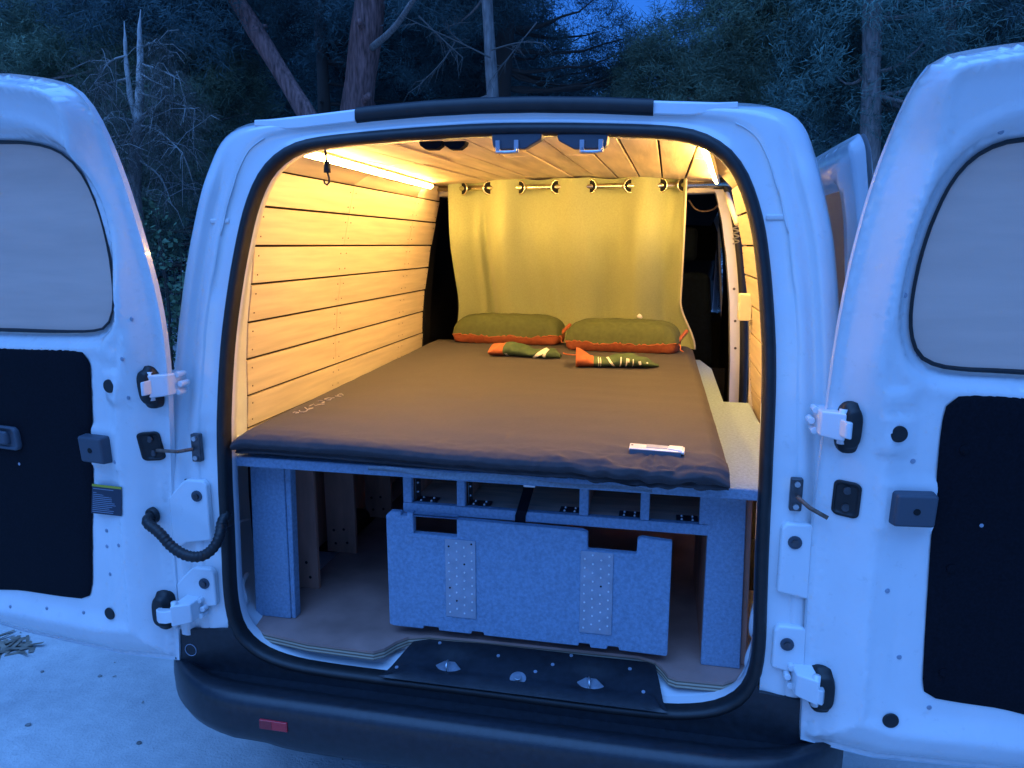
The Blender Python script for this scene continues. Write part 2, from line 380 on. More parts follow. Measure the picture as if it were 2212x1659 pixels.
# stations on the outer line follow the height of the seal line on the sides
zz = s_side[:, 1] + (oa[oc][1] - S[ci][1]) * np.clip((s_side[:, 1] - 1.0) / (S[ci][1] - 1.0), 0, 1) ** 2
o_side = np.stack([np.interp(zz, oa[:oc + 1, 1], oa[:oc + 1, 0]), zz], 1)
sh = np.vstack([s_side, s_top[1:]]); oh = np.vstack([o_side, o_top[1:]])
for _ in range(1):                                 # soften the station layout round the corner
    sh[1:-1] = (sh[:-2] + 2 * sh[1:-1] + sh[2:]) / 4; oh[1:-1] = (oh[:-2] + 2 * oh[1:-1] + oh[2:]) / 4
SIDE = [(-.04, .006), (0, 0), (.20, .0), (.30, .001), (.325, .005), (.335, .007), (.40, .0075), (.47, .006), (.53, .0), (.57, -.002), (.61, .001), (.65, .010), (.68, .0145), (.72, .016), (.80, .0145), (.88, .008), (.94, -.003), (.98, -.018), (1.0, -.030)]
TOPP = [(-.04, .006), (0, 0), (.25, .0), (.34, .001), (.40, .003), (.46, .006), (.52, .007), (.58, .0075), (.64, .0075), (.68, .007), (.72, .006), (.76, .004), (.80, .001), (.84, -.003), (.88, -.008), (.91, -.013), (.94, -.018), (.97, -.024), (1.0, -.030)]
def frame_rings(sg):
    rr = []
    for k in range(len(SIDE)):
        row = []
        for a, b in zip(sh, oh):
            t = float(sstep(1.66, 1.78, a[1])); f = SIDE[k][0] * (1 - t) + TOPP[k][0] * t; h = SIDE[k][1] * (1 - t) + TOPP[k][1] * t
            z = a[1]
            if .30 < f < .50 and z < 1.62: f += .018 * math.sin(z * 19 + 1.5 * math.sin(z * 43)) * .6        # wavy overlap of the sheet
            if f < .31 and f > .02:
                for zs, dh in ((1.43, .0035), (1.135, -.004), (1.06, .004), (.72, .003)): h += dh * float(sstep(zs + .003, zs - .003, z))
            p = a * (1 - f) + b * f
            row.append((sg * p[0] + float(shift(p[1])), float(yr(p[1])) - h, p[1]))
        rr.append(row)
    return rr
rl, rr_ = frame_rings(-1), frame_rings(1)
loft('rear_frame', [b + a[::-1][1:] for a, b in zip(rl, rr_)], 'paint', van)
# seam sealer and shut-line marks on the pillars
for sg in (-1, 1):
    fr_ = frame_rings(sg); k = 8
    MB().tube([np.array(p) + [0, -.001, 0] for p in fr_[4][60:78]], .0016, 5).build('sealer_bead', 'paint_dirty', van, True)
    a = np.array(fr_[2][62]); 
    MB().box(min(sg * .605, sg * .655), max(sg * .605, sg * .655), float(yr(1.60)) - .004, float(yr(1.60)) + .01, 1.598, 1.610).build('flange_tab', 'paint_dirty', van, bevel=.003)
# moulded lamp mounts on the pillars, where the tail lamps sit when the doors close
for s in (-1, 1):
    def lug(z0, z1, zl):
        o = MB()
        poly = [(.665, z0), (.665, z1 - .012), (.675, z1), (.722, z1), (.735, z1 - .01), (.775, z1 - .05), (.775, z0 - zl), (.735, z0 - .012)]
        o.prism([(s * x, -.0005, z) for x, z in poly], (0, -.020, 0))
        return o.build('lamp_mount', 'paint', van, bevel=.006, seg=3)
    for z0, z1, zl in ((.83, .985, .04), (.655, .755, .05)):
        lg = lug(z0, z1, zl)
        zc_ = z1 - .04
        MB().disc((s * .693, -.0200, zc_), (0, -1, 0), .014, .004, 16).build('washer', 'grey_plastic', lg)
        MB().disc((s * .693, -.0235, zc_), (0, -1, 0), .0075, .005, 8).build('bolt', 'dark_steel', lg)
    MB().box(s * .735 - .05, s * .735 + .05, -.002, .03, .975, .979).build('body_seam', 'hole', van)
# body sides, roof
def bside(t): return t * t
def side_ring(y, grow, drop=0.0):
    L = outl.copy(); k = np.clip((1.75 - L[:, 1]) / .5, 0, 1)
    return [(x + math.copysign(grow, x) * kk if abs(x) > .05 else x, y, z + rise) for (x, z), kk, rise in zip(L, k, np.where(L[:, 1] > 1.70, drop, 0) * np.ones(len(L)))]
nl = len(outl)
def skin(name, i0, i1, ys, parent=van):
    rr = []
    for y, g, d in ys:
        R = side_ring(y, g, d)
        if y < .1: R = [(x + float(shift(z)), float(yr(z)) + .030 - .001, z) for (x, _, z) in R]
        rr.append(R[i0:i1])
    return loft(name, rr, 'paint', parent)
YS = [(.0, 0, 0), (.16, .012, .012), (.5, .030, .028), (1.28, .040, .045), (2.0, .040, .05), (2.7, .02, .03), (3.0, -.03, -.08)]
iz = int(np.argmax(outl[:, 1] > 1.765)); jz = nl - 1 - iz
skin('body_side', 0, iz + 1, YS[:4])                                     # right rear quarter
skin('body_side', jz, nl, YS)                                            # left side
skin('roof_panel', iz, jz + 1, YS)
ib = int(np.argmax(outl[:, 1] > .62))
skin('sill_panel', 0, ib, YS[3:6])
skin('body_side', 0, iz + 1, [(1.98, .040, .05), (2.7, .02, .03), (3.0, -.03, -.08)])
# front of the van: screen, bonnet
loft('windscreen', [[(x, 3.0, z) for x in np.linspace(-.70, .70, 12)] for z in (1.70, 1.70)][:1] + [[(x, 3.75, 1.10) for x in np.linspace(-.74, .74, 12)]], 'glass_dark', van)
MB().hexa([(-.80, 3.0, .35), (.80, 3.0, .35), (.74, 4.15, .35), (-.74, 4.15, .35), (-.78, 3.0, 1.08), (.78, 3.0, 1.08), (.68, 4.1, .86), (-.68, 4.1, .86)]).build('bonnet', 'paint', van, bevel=.05, seg=4)
for s in (-1, 1): MB().prism([(s * .775, 2.98, .9), (s * .775, 3.80, 1.0), (s * .74, 3.78, 1.10), (s * .70, 2.98, 1.74)], (s * -.012, 0, 0)).build('cab_closing_panel', 'paint', van)  # closing panels added to stop light leaking out beside the windscreen
MB().box(-.76, .76, 2.9, 3.4, .45, 1.12).build('dashboard', 'trim_black', van, bevel=.03)
MB().box(-.78, .78, .30, 3.0, .36, .50).build('underbody', 'trim_black', van)
for s in (-1, 1):
    for y in (.78, 3.45):
        wh = MB().disc((s * .80, y, .302), (-s, 0, 0), .300, .175, 40).build('wheel', 'rubber', van, bevel=.02, seg=3)
        MB().disc((s * .805, y, .302), (-s, 0, 0), .19, .03, 32, .17).build('rim', 'steel', wh, bevel=.004)
# black spoiler strip along the roof edge
xs = np.linspace(-.285, .372, 40)
def rz(x): return np.interp(abs(x), [0, .12, .25, .40, .50], [1.859, 1.857, 1.851, 1.840, 1.834])
rr = []
for dy, dz in ((.03, -.020), (-.008, -.030), (-.018, -.022), (-.018, -.004), (-.008, .004), (.03, .008), (.05, .0)):
    rr.append([(x, yr(1.84) + dy, rz(x) + dz) for x in xs])
rr.append(rr[0])
loft('roof_strip', rr, 'rubber', van)
for s in (-1, 1):
    xe = np.linspace(.372 if s > 0 else -.287, s * .54, 10)
    tp0 = lambda x: 1 - .55 * float(sstep(.44, .54, abs(x)))
    rr = [[(x, yr(1.84) + dy * (1 if dy > 0 else tp0(x)), rz(x) + (dz * tp0(x) if dz < 0 else dz)) for x in xe] for dy, dz in ((.03, -.030), (-.010, -.028), (-.0135, -.026), (-.0105, -.003), (-.007, .001), (.04, .004), (.05, -.004))]
    o = loft('roof_flange', rr + [rr[0]], 'paint', van, smooth=False)
    md = o.modifiers.new('b', 'BEVEL'); md.width = .0015; md.limit_method = 'ANGLE'

# bumper
prof = [(.06, .468), (.0, .469), (-.030, .468), (-.048, .471), (-.052, .479), (-.075, .487), (-.098, .490), (-.115, .484), (-.126, .466), (-.131, .44), (-.129, .405), (-.122, .375), (-.112, .358), (-.09, .350), (.10, .345)]
xs = np.r_[np.linspace(-.835, -.66, 14), np.linspace(-.62, .62, 30), np.linspace(.66, .835, 14)]
def bump_pt(x, y, z):
    a = abs(x); k = np.clip((a - .58) / .255, 0, 1); back = .115 * k ** 2.6
    low = 0.010 * sstep(.42, .50, a) * (1 if z < .40 else 0) - .02 * k * (1 if z < .40 else 0) * -1
    return (x, y * (1 - .25 * k) + back - .008 * (1 - (x / .8) ** 2), z + low)
rr = [[bump_pt(x, y, z) for x in xs] for y, z in prof]
bump = loft('rear_bumper', rr, 'bumper', van)
half = [(x - .016, z + .012) for x, z in S[1:8]]
shp = [(-x, z) for x, z in half[::-1]] + half + [(.645, .590), (.70, .585), (.798, .573), (.806, .52), (.806, .460)]
shp = [(-.806, .460), (-.806, .52), (-.798, .573), (-.70, .585), (-.645, .590)] + shp
MB().prism([(x, -.001, z) for x, z in shp], (0, -.011, 0)).build('bumper_shoulder', 'bumper', bump, bevel=.003)
for s in (-1, 1):
    MB().tube([(s * .755 + .016 * math.cos(a), -.0130, .520 + .016 * math.sin(a)) for a in np.linspace(0, 2 * PI, 17)], .0012, 5, False).build('plug_ring', 'zinc', bump)
    x0, x1 = (-.492, -.420) if s < 0 else (.420, .492)
    zr = .434
    rf = MB().box(x0, x1, -.1405, -.120, zr - .012, zr + .012).build('reflector', 'lens_red', bump, bevel=.002)
    MB().box(x0 + .002, (x0 + x1) / 2 - .003, -.1412, -.139, zr - .0105, zr + .0105).build('reflector_cell', 'lens_dark_red', rf)
# plastic sill plate with the two door strikers
def sp(px, py):                                # on the sloping plate
    d = ray(px, py); nrm = np.array([0, -.26, 1.0]); q = np.array([0, -.02, .520]); return CAM + d * (nrm @ (q - CAM)) / (nrm @ d)
a = sp(820, 1455); b = sp(1442, 1525)
x0, x1 = a[0], b[0]
def plate(u, v):
    x = x0 + (x1 - x0) * u; e = sstep(0, .09, u) * sstep(0, .05, 1 - u)
    y = -.022 + (.135 * e + .004) * v * 1.0; z = .5175 + .26 * (y + .02)
    for cx in (x0 + .23 * (x1 - x0), x0 + .74 * (x1 - x0)):
        k = math.exp(-((x - cx) / .055) ** 2) * math.exp(-((v - .55) / .28) ** 2); z -= .012 * k
    z += .003 * math.sin(v * 9) * (v < .35)
    return (x, y, z)
sill = grid('sill_plate', plate, 70, 24, 'bumper', van)
for fx, py in ((.23, 0.45), (.74, .45)):
    x = x0 + fx * (x1 - x0); y = -.022 + .139 * py; z = .5165 + .26 * (y + .02) - .011
    st = MB().prism([(x - .035, y, z + .0005), (x - .010, y - .022, z - .004), (x + .012, y - .024, z - .005), (x + .034, y - .004, z), (x + .012, y + .018, z + .005), (x - .014, y + .018, z + .005)], (0, 0, .004)).build('striker', 'steel', sill, bevel=.001)
    MB().tube([(x, y - .012, z), (x - .002, y - .012, z + .014), (x - .004, y + .002, z + .018), (x - .004, y + .012, z + .014), (x - .004, y + .014, z)], .003, 8).build('striker_loop', 'steel', st, True)
x = x0 + .49 * (x1 - x0)
MB().disc((x, .022, .528), (0, -.3, 1), .020, .003, 20).disc((x, .020, .531), (0, -.3, 1), .010, .006, 8).build('bolt', 'steel', sill, bevel=.001)
bits = MB()
for fx, fv in ((.05, .4), (.17, .9), (.40, .75), (.545, .5), (.60, .7), (.66, .95), (.87, .8), (.92, .35)):
    p = plate(fx, fv); bits.disc((p[0], p[1], p[2] + .0005), (0, -.26, 1), .0045, .002, 8)
tag(bits.build('sill_clips', 'zinc', sill), kind='stuff')

# ------------------------------------------------------------------ cargo floor board
fp = [(-.60, .30), (-.648, .18), (-.640, .115), (-.610, .062), (-.575, .038), (-.44, .016), (-.262, .012), (-.240, .030), (-.222, .068), (-.20, .095), (-.15, .112), (.0, .118), (.38, .124), (.42, .112), (.438, .085), (.452, .056), (.47, .048), (.575, .052), (.605, .075), (.64, .14), (.64, .30)]
fpoly = [(x, y) for x, y in fp] + [(.64, 1.75), (-.60, 1.75)]
fb = MB().prism([(x, y, .5562) for x, y in fpoly], (0, 0, .006)).build('floor_board', 'floor_brown', van)
MB().prism([(x, y, .5375) for x, y in fpoly], (0, 0, .0185)).build('board_edge', 'ply_edge', fb)
box('cargo_floor', -.72, .72, .10, 1.95, .500, .5365, 'paint_dirty', van, 0)

# ------------------------------------------------------------------ timber linings
def plank_hexa(a, b, y0, y1, th, gap):
    a = np.array(a); b = np.array(b); d = b - a; L = np.linalg.norm(d); d /= L; nrm = np.array([d[1], -d[0]]) ; 
    if nrm[0] * (-a[0]) < 0: nrm = -nrm
    a2 = a + d * gap / 2; b2 = b - d * gap / 2
    p = lambda q, y, o: (q[0] + nrm[0] * o, y, q[1] + nrm[1] * o)
    return [p(a2, y0, 0), p(b2, y0, 0), p(b2, y1, 0), p(a2, y1, 0), p(a2, y0, th), p(b2, y0, th), p(b2, y1, th), p(a2, y1, th)]
WALLX = [(-.752, .93)] + WALL
def lining(sign, spans, name_rows):
    W = [(x if sign < 0 else -x, z) for x, z in WALLX[:-1]]
    back = [[(x + (.014 if sign > 0 else -.014), y, z + .004) for x, z in W] for y in (spans[0][0] - .0, spans[-1][1])]
    wl = loft('wall_lining', back, 'lining_dark', van, smooth=False)
    nb = MB()
    for k in range(len(W) - 1):
        for (y0, y1) in spans:
            e = random.uniform(-.0012, .0012)
            gap = .0072
            c = plank_hexa(W[k], W[k + 1], y0 + .0009, y1 - .0009 + (random.uniform(-.012, .012) if y1 > 1.7 else 0), .0 + .0015 + e * .5, gap)
            th = .008
            c2 = []
            a = np.array(W[k]); b = np.array(W[k + 1]); d = (b - a) / np.linalg.norm(b - a); nrm = np.array([d[1], -d[0]]); nrm = nrm if nrm[0] * sign < 0 else -nrm
            for q in c: c2.append(q)
            for i in range(4): q = c[i]; c2[i] = (q[0] - nrm[0] * th, q[1], q[2] - nrm[1] * th)
            MB().hexa(c2).build('plank', 'plank', wl, bevel=.0008, seg=1)
            for yy in (y0 + .022, y1 - .022):
                for f in (.25, .75):
                    p = a * (1 - f) + b * f + nrm * .0022
                    nb.disc((p[0], yy, p[1]), (nrm[0], 0, nrm[1]), .0024, .0012, 6)
    for (y0, y1) in spans:                       # top row leans in to meet the ceiling
        yb = min(y1, 1.81); a, b = y0 + .0006, yb - .0006; q = lambda y, o: (sign * (xl_(y) + .004 + o), y, zc(xl_(y), y) - .002)
        f = lambda y, o: (sign * (.631 + o), y, 1.7485)
        MB().hexa([f(a, 0), q(a, 0), q(b, 0), f(b, 0), f(a, .008), q(a, .008), q(b, .008), f(b, .008)]).build('plank', 'plank', wl, bevel=.0008, seg=1)
    tag(nb.build('nail_heads', 'rust_steel', wl), kind='stuff')
    return wl
for s in (-1, 1):
    loft('light_block_side', [[(s * x, y, z) for x, z in ((.740, .50), (.752, .70), (.754, .92), (.746, 1.02))] for y in ((.29, 1.82) if s < 0 else (.29, 1.27))], 'lining_dark', van)  # dark sheets added to stop strip light leaking below the planks
lining(-1, [(.285, .85), (.85, 1.50), (1.50, 1.815)], 0)
lining(1, [(.285, .80), (.80, 1.27)], 0)
# ceiling
xe = [-.60, -.485, -.388, -.290, -.194, -.098, -.003, .092, .188, .284, .380, .476, .60]
cl = loft('ceiling_lining', [[(x, y, zc(x, y) + .016) for x in np.linspace(-.58, .58, 14)] for y in (.12, 1.95)], 'lining_dark', van)
cut = [.80, .78, .84, .76, .80, .79, .82, .77, .80, .78, .81, .80]
for i in range(len(xe) - 1):
    a, b = xe[i] + .0034, xe[i + 1] - .0034
    ed = -1 if i == 0 else (1 if i == len(xe) - 2 else 0)
    for y0, y1 in ((.125, cut[i] - .0015), (cut[i] + .0015, 1.93)):
        e = random.uniform(-.002, .002); d0 = random.uniform(-.0015, .0015)
        z = lambda x, y: zc(x, y) + e
        a0 = a1 = a; b0 = b1 = b
        if ed < 0: a0, a1 = -xl_(y0), -xl_(y1)
        if ed > 0: b0, b1 = xl_(y0), xl_(y1)
        MB().hexa([(a0, y0, z(a0, y0)), (b0, y0, z(b0, y0) + d0), (b1, y1, z(b1, y1)), (a1, y1, z(a1, y1)), (a0, y0, z(a0, y0) + .009), (b0, y0, z(b0, y0) + .009), (b1, y1, z(b1, y1) + .009), (a1, y1, z(a1, y1) + .009)]).build('plank', 'plank_ceiling', cl, bevel=.001, seg=1)
# cross beam over the curtain, B pillars, side door seal
for s, x0, x1 in ((-1, -.66, -.50), (1, .46, .70)):
    MB().hexa([(x0, 1.80, 1.765), (x1, 1.80, 1.772), (x1, 1.90, 1.772), (x0, 1.90, 1.765), (x0, 1.80, 1.825), (x1, 1.80, 1.840), (x1, 1.90, 1.840), (x0, 1.90, 1.825)]).build('roof_bow', 'cream', van, bevel=.012, seg=3)
box('roof_bow', -.50, .46, 1.86, 1.90, 1.775, 1.835, 'cream', van, .006)
pz = [(.48, .742), (.8, .742), (1.05, .735), (1.3, .720), (1.5, .695), (1.65, .668), (1.76, .64), (1.83, .60)]
def pillar(name, dx0, dx1, y0, y1, m, s):
    rr = []
    for z, x in pz: rr.append([(s * (x + dx0), y0, z), (s * (x + dx1), y0, z), (s * (x + dx1), y1, z), (s * (x + dx0), y1, z)])
    return loft(name, rr, m, van, closed=True, smooth=False)
pillar('pillar', -.030, .045, 1.80, 1.88, 'paint', 1)
pillar('pillar', -.010, .055, 1.815, 1.90, 'trim_black', -1)
MB().tube([(x + .026, 1.782, z) for z, x in smooth_poly(pz, 2, False)], .017, 10).build('side_door_seal', 'rubber', van, True)
pillar('pillar', .052, .085, 1.79, 1.90, 'paint', 1)
pillar('pillar', -.004, .07, 1.272, 1.30, 'paint', 1)
ps = MB()
for z in (.80, 1.10, 1.22, 1.36): 
    x = np.interp(z, [p[0] for p in pz], [p[1] for p in pz]); ps.disc((x - .008, 1.80, z), (0, -1, 0), .006, .002, 8)
tag(ps.build('pillar_screws', 'dark_steel', van), kind='stuff')
box('cab_bulkhead', -.70, .70, 1.96, 1.98, .50, .98, 'trim_black', van, 0)
for s in (-1, 1):
    loft('cab_blackout_side', [[(s * min(.742, x + .035), y, z) for z, x in pz] for y in (1.905, 2.95)], 'trim_black', van)  # dark side sheets added to black out the cab and block outside light
loft('cab_blackout_top', [[(x, y, 1.80 - .115 * (y - 1.9) - .05 * x * x) for x in np.linspace(-.66, .66, 9)] for y in (1.905, 2.97)], 'trim_black', van)  # dark sheet added under the roof, sloped to shut out a bright gap
# front seats
for s in (-1, 1):
    cx = s * .42
    bk = MB().hexa([(cx - .24, 2.10, .95), (cx + .24, 2.10, .95), (cx + .22, 2.24, .95), (cx - .22, 2.24, .95), (cx - .20, 2.02, 1.42), (cx + .20, 2.02, 1.42), (cx + .19, 2.12, 1.42), (cx - .19, 2.12, 1.42)]).build('seat', 'seat_fabric', van, bevel=.04, seg=4)
    MB().box(cx - .13, cx + .13, 2.02, 2.12, 1.47, 1.63).build('headrest', 'seat_fabric', bk, bevel=.03, seg=4)
    MB().box(cx - .24, cx + .24, 2.15, 2.62, .62, .95).build('cushion', 'seat_fabric', bk, bevel=.04, seg=4)
    MB().tube([(cx - .06, 2.07, 1.40), (cx - .06, 2.07, 1.50)], .006, 8).tube([(cx + .06, 2.07, 1.40), (cx + .06, 2.07, 1.50)], .006, 8).build('headrest_posts', 'steel', bk, True)

# ------------------------------------------------------------------ slid-back side door
# upper frame and lower panel beside the right rear quarter
def sd3(u, z, w): 
    tum = np.interp(z, [.5, 1.1, 1.4, 1.6, 1.72, 1.82], [.945, .94, .925, .905, .885, .860])
    return np.stack([tum - w, u, z], 1)
sdo = smooth_poly(rrect(.44, 1.36, .50, 1.82, .05, 3), 1); sdw = smooth_poly(rrect(.66, 1.26, 1.14, 1.70, .06, 3), 1)
def sd_h(P): return .028 * sstep(0.0, .03, dist(P, sdo)) * sstep(0, .03, dist(P, sdw))
sd = panel('sliding_door', sdo, [sdw], sd_h, lambda P, h: sd3(P[:, 0], P[:, 1], h), 'paint', van, offs=[(sdo, (.01, .02, .03)), (sdw, (.01, .02, .03))], step=.05)
panel('outer_skin', sdo, [sdw], lambda P: np.zeros(len(P)), lambda P, h: sd3(P[:, 0], P[:, 1], h - .012), 'paint', sd, step=.06)
panel('window', smooth_poly(rrect(.645, 1.28, 1.12, 1.715, .06, 3), 1), [], lambda P: np.zeros(len(P)), lambda P, h: sd3(P[:, 0], P[:, 1], h + .0), 'glass_brown', sd, step=.08)

# ------------------------------------------------------------------ rear doors
def rear_door(hinge, ang, side):
    """side -1: left door, +1: right door.  Local (u outwards from the hinge, z, w towards the inner face)."""
    _y0 = yr
    def dyr(z): return _y0(z) + .035 * np.maximum(0, (np.asarray(z, float) - 1.66) / .22) ** 1.8      # the door curls in under the roof
    hx, hy = hinge; dr = np.array([math.cos(ang), math.sin(ang), 0]); nn = np.array([-dr[1], dr[0], 0]); nn = nn if nn[1] > 0 else -nn
    def loc(px, py, w=0.0):
        d = ray(px, py); ww = w
        for _ in range(25):
            o = np.array([hx, hy, 0]) - nn * ww; t = ((o - CAM) @ nn) / (d @ nn); P = CAM + d * t; ww = w + float(dyr(P[2]))
        return np.array([(P - np.array([hx, hy, 0])) @ dr, P[2]])
    def to3(P, h):
        P = np.atleast_2d(P); h = np.broadcast_to(h, (len(P),)); ww = h + dyr(P[:, 1])
        return np.array([hx, hy, 0]) + P[:, :1] * dr - ww[:, None] * nn + np.stack([0 * ww, 0 * ww, P[:, 1]], 1)
    def p3(u, z, h): return to3(np.array([[u, z]]), h)[0]
    D = .052                                              # height of the inner pressing over the flange
    if side < 0:
        edge = [loc(*p) for p in [(390, 1440), (388, 1380), (385, 1300), (378, 1200), (372, 1100), (371, 1000), (368, 900), (364, 800), (351, 690), (330, 595), (300, 490), (265, 383), (230, 295), (195, 226), (160, 188), (125, 172), (60, 163), (0, 157)]]
        Wd = .80; ztop = edge[-1][1] + .012; zbot = .447
        win = [loc(*p, D) for p in [(0, 305), (60, 310), (110, 328), (150, 368), (185, 440), (210, 530), (222, 620), (223, 668), (212, 703), (190, 717), (100, 717), (0, 713)]]
        wfar = [(.70, 1.335), (.715, 1.36), (.71, 1.75), (.68, 1.79)]
        trim = [loc(*p, D) for p in [(0, 752), (165, 757), (184, 765), (192, 785), (193, 830), (195, 1100), (197, 1275), (190, 1291), (170, 1296), (0, 1270)]]
        tfar = [(.70, .56), (.725, .58), (.73, 1.26), (.71, 1.283)]
    else:
        edge = [loc(*p) for p in [(1727, 1620), (1731, 1520), (1736, 1440), (1743, 1300), (1751, 1180), (1762, 1060), (1775, 960), (1787, 870), (1803, 750), (1830, 600), (1860, 480), (1893, 372), (1930, 278), (1965, 200), (1998, 148), (2030, 121), (2100, 107), (2212, 90)]]
        Wd = .62; ztop = edge[-1][1] + .012; zbot = .446
        win = [loc(*p, D) for p in [(2212, 300), (2150, 320), (2100, 358), (2060, 415), (2020, 508), (1995, 600), (1983, 680), (1985, 730), (2000, 770), (2030, 790), (2080, 800), (2212, 805)]]
        wfar = [(.52, 1.31), (.54, 1.33), (.53, 1.72), (.50, 1.75)]
        trim = [loc(*p, D) for p in [(2212, 860), (2085, 853), (2052, 865), (2037, 900), (2020, 1100), (1993, 1480), (1998, 1500), (2020, 1513), (2212, 1540)]]
        tfar = [(.53, .57), (.55, .59), (.55, 1.24), (.53, 1.258)]
    outline = np.array([tuple(p) for p in edge] + [(Wd - .10, ztop), (Wd - .03, ztop - .02), (Wd, ztop - .09), (Wd, zbot + .05), (Wd - .03, zbot)])
    outline = resample(smooth_poly(outline, 1), 150, True)
    wp = resample(smooth_poly([tuple(p) for p in win] + wfar, 1), 70, True); tp = resample(smooth_poly([tuple(p) for p in trim] + tfar, 1), 70, True)
    shrink = lambda L, d: L + (L.mean(0) - L) / np.linalg.norm(L.mean(0) - L, axis=1)[:, None] * d
    plug = [loc(241, 833, D), loc(238, 1325, D)] if side < 0 else [loc(1937, 935, D), loc(1923, 1555, D)]
    buf = loc(216, 967, D) if side < 0 else loc(1967, 1095, D)
    wp_o = shrink(wp, -.012)
    def hf(P):
        d = dist(P, outline); dw = dist(P, wp_o); iw = inside(P, wp_o); dw = np.where(iw, 0, dw); dt = dist(P, tp); it = inside(P, tp)
        z = P[:, 1]
        low = sstep(1.35, 1.15, z)
        wd = .060 + .035 * low                           # the hinge jamb is wider low down
        wd = np.where(z < .60, .05 + .045 * sstep(.45, .60, z), wd)
        wd = wd * (1 - .62 * sstep(1.70, 1.83, z))
        h = D * sstep(.010, 1, (d - .006) / wd) ** .8
        h += .006 * np.exp(-((d - wd - .010) / .010) ** 2)           # rolled ridge
        h += .004 * np.exp(-((d - .022) / .006) ** 2)
        h -= .006 * sstep(wd + .02, wd + .05, d) * (1 - sstep(.05, .09, dt))
        h -= .030 * (1 - sstep(.0, .030, dw)) ** 1.3                  # window rebate
        h += .004 * np.exp(-((dw - .036) / .010) ** 2)
        h -= .006 * np.where(it, sstep(0, .012, dt), 0)
        a = plug[0]; q = np.maximum(np.abs(P[:, 0] - a[0]) / .030, np.abs(z - a[1] + .002) / .042)
        h += .007 * (1 - sstep(.85, 1.1, q))                          # boss round the upper plug
        a = plug[0] + [0, .07]; q = np.maximum(np.abs(P[:, 0] - a[0]) / .030, np.abs(z - a[1]) / .018)
        h += .006 * (1 - sstep(.8, 1.1, q))
        q = np.maximum(np.abs(P[:, 0] - buf[0]) / .06, np.abs(z - buf[1]) / .052)
        h += .005 * (1 - sstep(.9, 1.15, q))
        return h
    hz = lambda u, z: float(hf(np.array([[u, z]]))[0])
    door = panel('rear_door', outline, [wp], hf, to3, 'paint', van, offs=[(outline, (.004, .008, .012, .017, .022, .03, .036, .042, .05, .056, .062, .068, .074, .08, .088, .096, .105, .115)), (wp, (.008, .016, .024, .034, .044, .055)), (tp, (.004, .01))], step=.013)
    # outer skin of the door and closing hem
    panel('outer_skin', outline, [shrink(wp, .0)], lambda P: np.zeros(len(P)) - .010 - .006 * sstep(0, .1, dist(P, outline)), to3, 'paint', door, step=.06)
    rr = [to3(outline, h) for h in (.003, -.004, -.011)]
    loft('hem', [r.tolist() for r in rr], 'paint', door, closed=True)
    wc = panel('window_cover', shrink(wp, -.004), [], lambda P: np.zeros(len(P)) + .022 + .0015 * np.sin(P[:, 1] * 40 + np.sin(P[:, 0] * 7)) * 1.0, to3, 'screen', door, step=.03)
    loft('window_rubber', [to3(shrink(wp, a), h).tolist() for a, h in ((-.007, .028), (-.003, .030), (.0005, .027), (.002, .022))], 'rubber', wc, closed=True)
    panel('window_glass', shrink(wp, -.004), [], lambda P: np.zeros(len(P)) - .004, to3, 'glass_dark', door, step=.08)
    tpn = MB()
    tpo = panel('trim_panel', tp, [], lambda P: D - .004 + .004 * sstep(0, .006, dist(P, tp)), to3, 'trim_black', door, offs=[(tp, (.004, .007))], step=.05)
    fz = MB()
    for k in range(3):
        t = (0.15, .5, .82)[k]; u = tp[:, 0].min() + .045 + .01 * k; z = tp[:, 1].min() * t + tp[:, 1].max() * (1 - t)
        if side > 0: MB().disc(p3(u, z, D), -nn, .009, .003, 12).build('trim_clip', 'trim_black', tpo, bevel=.001)
    # round plugs
    for a in plug:
        q = MB().disc(p3(*a, hz(*a) + .001), -nn, .0165, .004, 24, .0155).build('plug', 'rubber', door, bevel=.001)
    # rubber buffer block with a central hole
    bw, bh = .040, .035
    h0 = D - .002
    bb = MB().hexa([p3(buf[0] + sx * bw, buf[1] + sz * bh, h0) for sx, sz in ((-1, -1), (1, -1), (1, 1), (-1, 1))] + [p3(buf[0] + sx * bw * .93, buf[1] + sz * bh * .93, h0 + .030) for sx, sz in ((-1, -1), (1, -1), (1, 1), (-1, 1))]).build('buffer_block', 'grey_plastic', door, bevel=.006, seg=3)
    MB().disc(p3(buf[0], buf[1], h0 + .0302), -nn, .0065, .0012, 14).build('socket', 'hole', bb)
    # hinge boots, arms, knuckles
    boots = [loc(318, 837, .03), loc(345, 1322, .03)] if side < 0 else [loc(1838, 925, .03), loc(1780, 1495, .03)]
    for k, a in enumerate(boots):
        rw, rh = (.023, .053) if k == 0 else (.027, .053)
        hb = hz(*a)
        prof = []
        for sc_, hh in ((1.0, -.012), (1.0, .004), (.97, .010), (.80, .013), (.72, .022), (.62, .026), (.0, .026)):
            prof.append([p3(a[0] + rw * sc_ * math.copysign(abs(math.cos(t)) ** .7, math.cos(t)), a[1] + rh * sc_ * math.copysign(abs(math.sin(t)) ** .62, math.sin(t)), hb + hh) for t in np.linspace(0, 2 * PI, 28, endpoint=False)])
        bt = loft('hinge_boot', [[list(p) for p in r] for r in prof], 'rubber', door, closed=True)
        s = side
        base = p3(a[0] - .010, a[1], hb + .018)
        tipx = s * (.745 if k == 0 else .738); tip = np.array([tipx, -.062, a[1] + .004 + (.012 if k else 0)])
        base = p3(a[0] - .004, a[1], hb + .024); mid = base * .40 + tip * .60 + np.array([0, -.014, 0])
        up = np.array([0, 0, .0165])
        V = []
